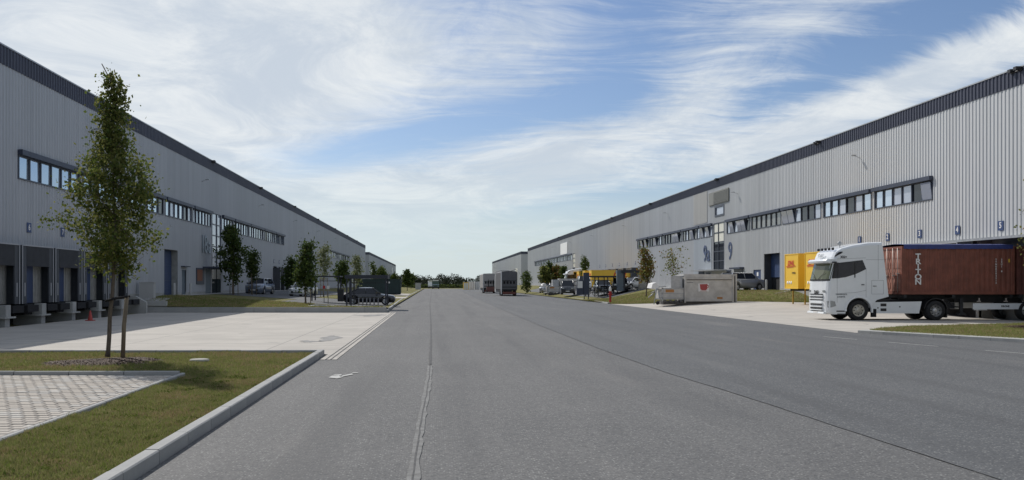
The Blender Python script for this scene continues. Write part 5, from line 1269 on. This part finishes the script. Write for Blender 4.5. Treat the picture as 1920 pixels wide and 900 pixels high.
# ------------------------------------------------------------------ waste presses
def press(label, loc, scale=1.0, group='silver waste presses'):
    t = thing('waste_press', label, 'waste press', loc, 0, group)
    D = 2.3
    e = MB(); e.box(2.62, 6.85, 0, D, .32, 2.42); e.box(2.55, 6.95, -.0, D + .0, 2.42, 2.55) ; part('container_body', e, 'press_grey', t)
    e = MB()
    for u in (2.58, 6.55, 6.80): e.box(u, u + .12, -.09, 0, .2, 2.56)
    e.box(2.70, 6.55, -.06, -.001, 2.14, 2.26); e.box(2.70, 6.55, -.06, -.001, .30, .42); part('rib', e, 'press_grey', t)
    e = MB(); e.box(2.80, 6.5, -.062, -.002, 2.08, 2.12); e.box(6.68, 6.79, -.03, -.002, .25, 2.4); e.box(2.8, 3.3, -.02, -.002, 1.84, 1.88); part('groove', e, 'press_dark', t)
    e = MB(); e.box(.75, 2.56, .05, D - .05, .45, 1.42); part('press_body', e, 'press_grey', t)
    e = MB()
    for z in (.55, .92, 1.32): e.box(.75, 2.56, -.03, .05, z, z + .07)
    e.box(.72, .84, -.03, .05, .3, 1.45); part('rib', e, 'galvanised', t)
    e = MB()
    for k in range(4): e.lathe([(.001, 0), (.13, 0), (.13, .1), (.001, .1)], (1.0 + k * .45, 0, .32), 'y', 10)
    part('roller', e, 'press_dark', t)
    e = MB(); e.box(.9, 6.6, .2, D - .2, .02, .32); part('skid', e, 'press_dark', t)
    e = MB(); e.box(1.55, 2.5, .25, D - .2, 1.42, 2.40); part('hopper', e, 'galvanised', t)
    e = MB(); e.prism([(-.1, 1.40), (.35, 1.28), (.62, 1.55), (.30, 1.86), (.0, 1.78)], 'y', .1, D - .6); part('lid', e, 'letter_white', t)
    e = MB()
    for a, b in (((.1, .1, .05), (.35, .1, 1.4)), ((.75, .1, .05), (.45, .1, 1.1)), ((-.15, .1, 1.0), (.5, .1, 1.35)), ((-.3, .4, .6), (.3, .4, 1.1)), ((.5, .1, 1.48), (1.1, .1, 1.56)), ((.2, .1, .5), (.7, .1, .6))): e.bar(a, b, .045)
    part('lifting_frame', e, 'galvanised', t)
    e = MB(); e.lathe([(.001, -.05), (.14, -.05), (.16, 0), (.14, .1), (.001, .1)], (.42, .15, .17), 'y', 12); part('wheel', e, 'tyre', t)
    e = MB(); e.box(3.75, 4.62, -.012, -.004, 1.12, 1.78); st_ = part('sticker', e, 'letter_white', t)
    e = MB(); e.prism([(3.86, 1.72), (3.92, 1.30), (4.05, 1.22), (4.36, 1.22), (4.48, 1.32), (4.50, 1.74)], 'y', -.018, -.012); e.prism([(4.5, 1.40), (4.6, 1.45), (4.6, 1.62), (4.5, 1.68), (4.5, 1.6), (4.56, 1.56), (4.56, 1.5), (4.5, 1.47)], 'y', -.018, -.012); e.box(3.9, 4.45, -.018, -.012, 1.15, 1.18)
    e.v = list(e.v); part('mark', e, 'sticker_red', st_)
    e = MB(); e.box(1.05, 1.75, .03, .045, 1.05, 1.28); e.box(5.3, 5.75, -.012, -.004, .50, .66); part('label_plate', e, 'sticker_orange', t)
    t.scale = (scale, scale, scale)
    return t
press('silver waste press with a red mark standing on the concrete yard', (18.15, 75.0, h_yard(21.5, 75) - .03))
press('smaller looking silver waste press far away behind the grey trailer', (16.9, 140, .15))

# ------------------------------------------------------------------ shelters and street furniture
def frame_shelter(label, loc, Wd, D, H, roof=.14, glass=False, group='dark steel shelters', posts=(0, 1)):
    t = thing('bicycle_shelter', label, 'shelter', loc, 0, group)
    e = MB(); e.box(-.15, Wd + .15, -.1, D + .1, H, H + roof + .10); part('roof', e, 'shelter_dark', t)
    for x_ in [0, Wd] if len(posts) == 2 else [Wd * p for p in posts]:
        for y_ in (0, D - .08):
            e = MB(); e.box(x_ - .05, x_ + .05, y_, y_ + .1, 0, H); part('post', e, 'shelter_dark', t)
    e = MB(); e.box(0, Wd, D - .05, D - .03, H - .35, H - .30); e.box(0, Wd, D - .05, D - .03, .45, .5); part('rail', e, 'shelter_dark', t)
    return t
sh = frame_shelter('dark steel bicycle shelter beside the black car on the left', (-6.45, 67.3, .33), 2.9, 2.6, 2.02, .16, posts=(0, .11, 1))
for k in range(2):
    e = MB()
    for q_ in range(3): e.tube([(.3 * q_, 0, 0), (.3 * q_, 0, .55), (.3 * q_, .5, .55), (.3 * q_, .5, 0)], .03, 6)
    solo('bicycle_rack', e, 'steel', ('left' if k == 0 else 'right') + ' low grey steel bicycle rack under the left bicycle shelter', 'rack', (-5.6 + .85 * k, 67.6, .33))
sh = frame_shelter('open dark steel shelter frame left of the covered bicycle shelter', (-10.2, 76, .52), 2.2, 2.2, 2.0, .0, posts=(.0, 1))
frame_shelter('dark steel bicycle shelter beside the dark blue pillar on the right', (17.9, 104.5, .42), 3.3, 2.3, 2.25, .08, posts=(0, .33, .66, 1))
# pavilion with glass
pv_ = thing('smoking_pavilion', 'dark flat roofed pavilion beside the rusty leaved tree', 'pavilion', (21.7, 103.5, 1.1))
e = MB(); e.box(-.3, 3.1, -.2, 3.2, 2.1, 2.42); part('roof', e, 'shelter_dark', pv_)
for x_ in (0, 2.7):
    for y_ in (0, 2.8): e = MB(); e.box(x_, x_ + .16, y_, y_ + .14, 0, 2.1); part('post', e, 'shelter_dark', pv_)
e = MB(); e.box(1.7, 2.7, .05, .09, .1, 2.05); e.box(2.72, 2.76, .14, 2.8, .1, 2.05); part('glass_panel', e, 'glass_grey', pv_)
e = MB(); e.box(-.75, -.03, 0, .5, 0, 2.4); pn = part('notice_board', e, 'door_grey', pv_)
e = MB(); e.box(.3, 2.0, 1.2, 1.6, .40, .48); e.box(.4, .5, 1.25, 1.55, 0, .4); e.box(1.8, 1.9, 1.25, 1.55, 0, .4); part('bench', e, 'pale_sheet', pv_)
# dark blue pillar with white poster field
pi = thing('sign_pillar', 'dark blue sign pillar with a pale poster beside the right bicycle shelter', 'sign', (16.55, 100, .22))
e = MB(); e.box(0, .62, 0, .35, .5, 2.95); part('pillar', e, 'navy', pi)
for x_ in (.05, .5): e = MB(); e.box(x_, x_ + .08, .1, .2, 0, .5); part('leg', e, 'shelter_dark', pi)
e = MB(); e.box(-.75, -.02, .05, .28, .5, 2.1); part('side_cabinet', e, 'navy', pi)
e = MB(); e.box(-.68, -.12, .03, .05, 1.25, 2.0); part('poster', e, 'letter_white', pi)
# bicycles
def bicycle(label, loc, rz, m='black_plastic'):
    t = thing('bicycle', label, 'bicycle', loc, rz, 'bicycles in the right shelter')
    for x_ in (-.52, .52):
        e = MB(); n = 20; e.loft([[(x_ + (.33 + dr * math.cos(q)) * math.cos(2 * PI * k / n), dr * math.sin(q), .34 + (.33 + dr * math.cos(q)) * math.sin(2 * PI * k / n)) for q in (0, 2.1, 4.2) for dr in (.02,)] for k in range(n + 1)], True, False)
        wv = part('wheel', e, 'tyre', t); e = MB()
        for k in range(6): a = k * PI / 6; e.bar((x_ - .32 * math.cos(a), 0, .34 - .32 * math.sin(a)), (x_ + .32 * math.cos(a), 0, .34 + .32 * math.sin(a)), .006)
        part('spokes', e, 'galvanised', wv)
    e = MB()
    for a, b in (((-.52, 0, .34), (-.05, 0, .30)), ((-.05, 0, .30), (.40, 0, .78)), ((-.18, 0, .82), (.38, 0, .84)), ((-.05, 0, .30), (-.2, 0, .92)), ((-.52, 0, .34), (-.18, 0, .80)), ((.52, 0, .34), (.36, 0, .98))): e.bar(a, b, .02)
    part('frame', e, m, t)
    e = MB(); e.bar((.36, -.28, 1.0), (.36, .28, 1.0), .015); part('handlebar', e, 'galvanised', t)
    e = MB(); e.prism([(-.34, -.07), (-.34, .07), (-.08, .02), (-.08, -.02)], 'z', .92, .97); part('saddle', e, 'black_rubber_and_shade', t)
bicycle('dark bicycle nearest the blue pillar in the right shelter', (18.3, 105.2, .5), R(20)); bicycle('middle dark bicycle in the right shelter', (19.3, 105.3, .52), R(-15), 'steel'); bicycle('dark bicycle at the open right end of the right shelter', (20.4, 105.1, .55), R(35))
# hydrant with white head
hy = thing('hydrant_post', 'red hydrant post with pale cap standing on the grass right of the shelter', 'hydrant', (17.3, 88.8, .12))
e = MB(); e.lathe([(.14, 0), (.11, .08), (.10, .95), (.13, 1.0), (.12, 1.1)], (0, 0, 0), 'z', 12); part('post', e, 'hydrant_red', hy)
e = MB(); e.lathe([(.12, 1.1), (.14, 1.25), (.10, 1.45), (.04, 1.55), (.001, 1.56)], (0, 0, 0), 'z', 12); part('cap', e, 'letter_white', hy)
e = MB(); e.lathe([(.001, -.2), (.05, -.2), (.05, .2), (.001, .2)], (0, 0, .8), 'x', 8); part('outlet', e, 'hydrant_red', hy)
# green container on the left
gc = thing('waste_container', 'dark green steel container behind the black car on the left', 'container', (-12.0, 141, .24))
e = MB(); e.box(0, 6.9, 0, 2.4, .12, 2.3); part('body', e, 'green_dark', gc)
for k in range(10): e = MB(); e.box(.15 + k * .72, .23 + k * .72, -.06, 0, .15, 2.25); part('rib', e, 'green_dark', gc)
e = MB(); e.box(-.05, 6.95, -.07, 2.45, 2.3, 2.42); part('rim', e, 'green_dark', gc)
e = MB(); e.box(4.6, 4.85, -.075, -.06, 1.75, 2.0); e.box(5.0, 5.2, -.075, -.06, 1.75, 2.0); part('sticker', e, 'letter_white', gc)
e = MB(); e.box(.1, 6.8, .3, 2.1, 0, .12); part('skid', e, 'chassis', gc)
# bin, cabinet, posts, cone
e = MB(); e.prism([(-.22, 0), (.22, 0), (.26, .95), (-.26, .95)], 'y', -.25, .25); e.box(-.28, .28, -.29, .29, .95, 1.02); solo('litter_bin', e, 'black_plastic', 'black litter bin beside the right post of the left shelter frame', 'bin', (-7.75, 75.6, .48))
e = MB(); e.box(-.5, .5, -.25, .25, 0, 1.05); e.box(-.53, .53, -.28, .28, 1.05, 1.1); e.box(.02, .03, -.26, -.25, .05, 1.0); solo('utility_cabinet', e, 'hut_grey', 'pale grey utility cabinet standing by the wall past the left docks', 'cabinet', (-20.0, 63.4, .98))
for i, (x_, y_, z_, lb) in enumerate(((-19.9, 69.6, 1.0, 'thin pale bollard left of the tall blue gate'), (-19.9, 74.2, 1.0, 'thin pale bollard right of the tall blue gate'), (29.9, 81.5, 1.32, 'grey bollard at the right side of the open gate on the right wall'), (29.9, 85.7, 1.32, 'grey bollard at the left side of the open gate on the right wall'), (29.9, 86.0, 1.32, 'slim grey bollard beside the blue door on the right wall'))):
    e = MB(); e.lathe([(.09, 0), (.09, .95), (.06, 1.0), (.001, 1.01)], (0, 0, 0), 'z', 12); solo('bollard', e, 'hut_grey', lb, 'bollard', (x_, y_, z_), 0, 'bollards beside the gates')
cn = thing('traffic_cone', 'red traffic cone standing in front of the left loading docks', 'cone', (-18.25, 48.2, .008))
e = MB(); e.lathe([(.13, .04), (.03, .54), (.001, .55)], (0, 0, 0), 'z', 14); part('cone', e, 'cone_red', cn)
e = MB(); e.box(-.2, .2, -.2, .2, 0, .04); part('base', e, 'cone_red', cn)
# person by the open gate
# sign boards, far small things
e = MB(); e.box(-.8, .8, 0, 1.2, 0, 1.9); e.box(-.85, .85, -.05, 1.25, 1.9, 2.0); solo('utility_hut', e, 'hut_grey', 'small grey box hut at the far left roadside', 'hut', (-4.6, 268, .1))
fy = thing('storage_box', 'small yellow storage box at the far right roadside', 'box', (10.2, 285, 0)); e = MB(); e.box(-.85, .85, 0, 2, 0, 2.3); part('body', e, 'yellow', fy); e = MB(); e.box(-.7, -.05, -.02, 0, .1, 2.1); e.box(.05, .7, -.02, 0, .1, 2.1); part('door', e, 'cream', fy)
for k, lb in enumerate(('white container beside the far yellow box', 'second white container right of the far yellow box')):
    fy = thing('storage_box', lb, 'container', (12.0 + 2.3 * k, 290 + 3 * k, 0), 0, 'white boxes at the far right'); e = MB(); e.box(-1.0, 1.0, 0, 3, 0, 2.6); part('body', e, 'hut_grey', fy); e = MB(); e.box(-.8, -.05, -.03, 0, .1, 2.4); e.box(.05, .8, -.03, 0, .1, 2.4); part('door', e, 'letter_white', fy)
# sign posts by the left shelters
for x_, y_, lb in ((-9.0, 74.5, 'thin sign post with a small red sign in the left shelter frame'), (-8.2, 70.5, 'thin bare post between the left shelters')):
    sp_ = thing('sign_post', lb, 'sign', (x_, y_, .4)); e = MB(); e.tube([(0, 0, 0), (0, 0, 1.7)], .03, 6); part('post', e, 'steel', sp_)
    e = MB(); e.box(-.10, .10, -.04, -.03, 1.15, 1.4); part('plate', e, 'hydrant_red' if x_ < -8.5 else 'letter_white', sp_)
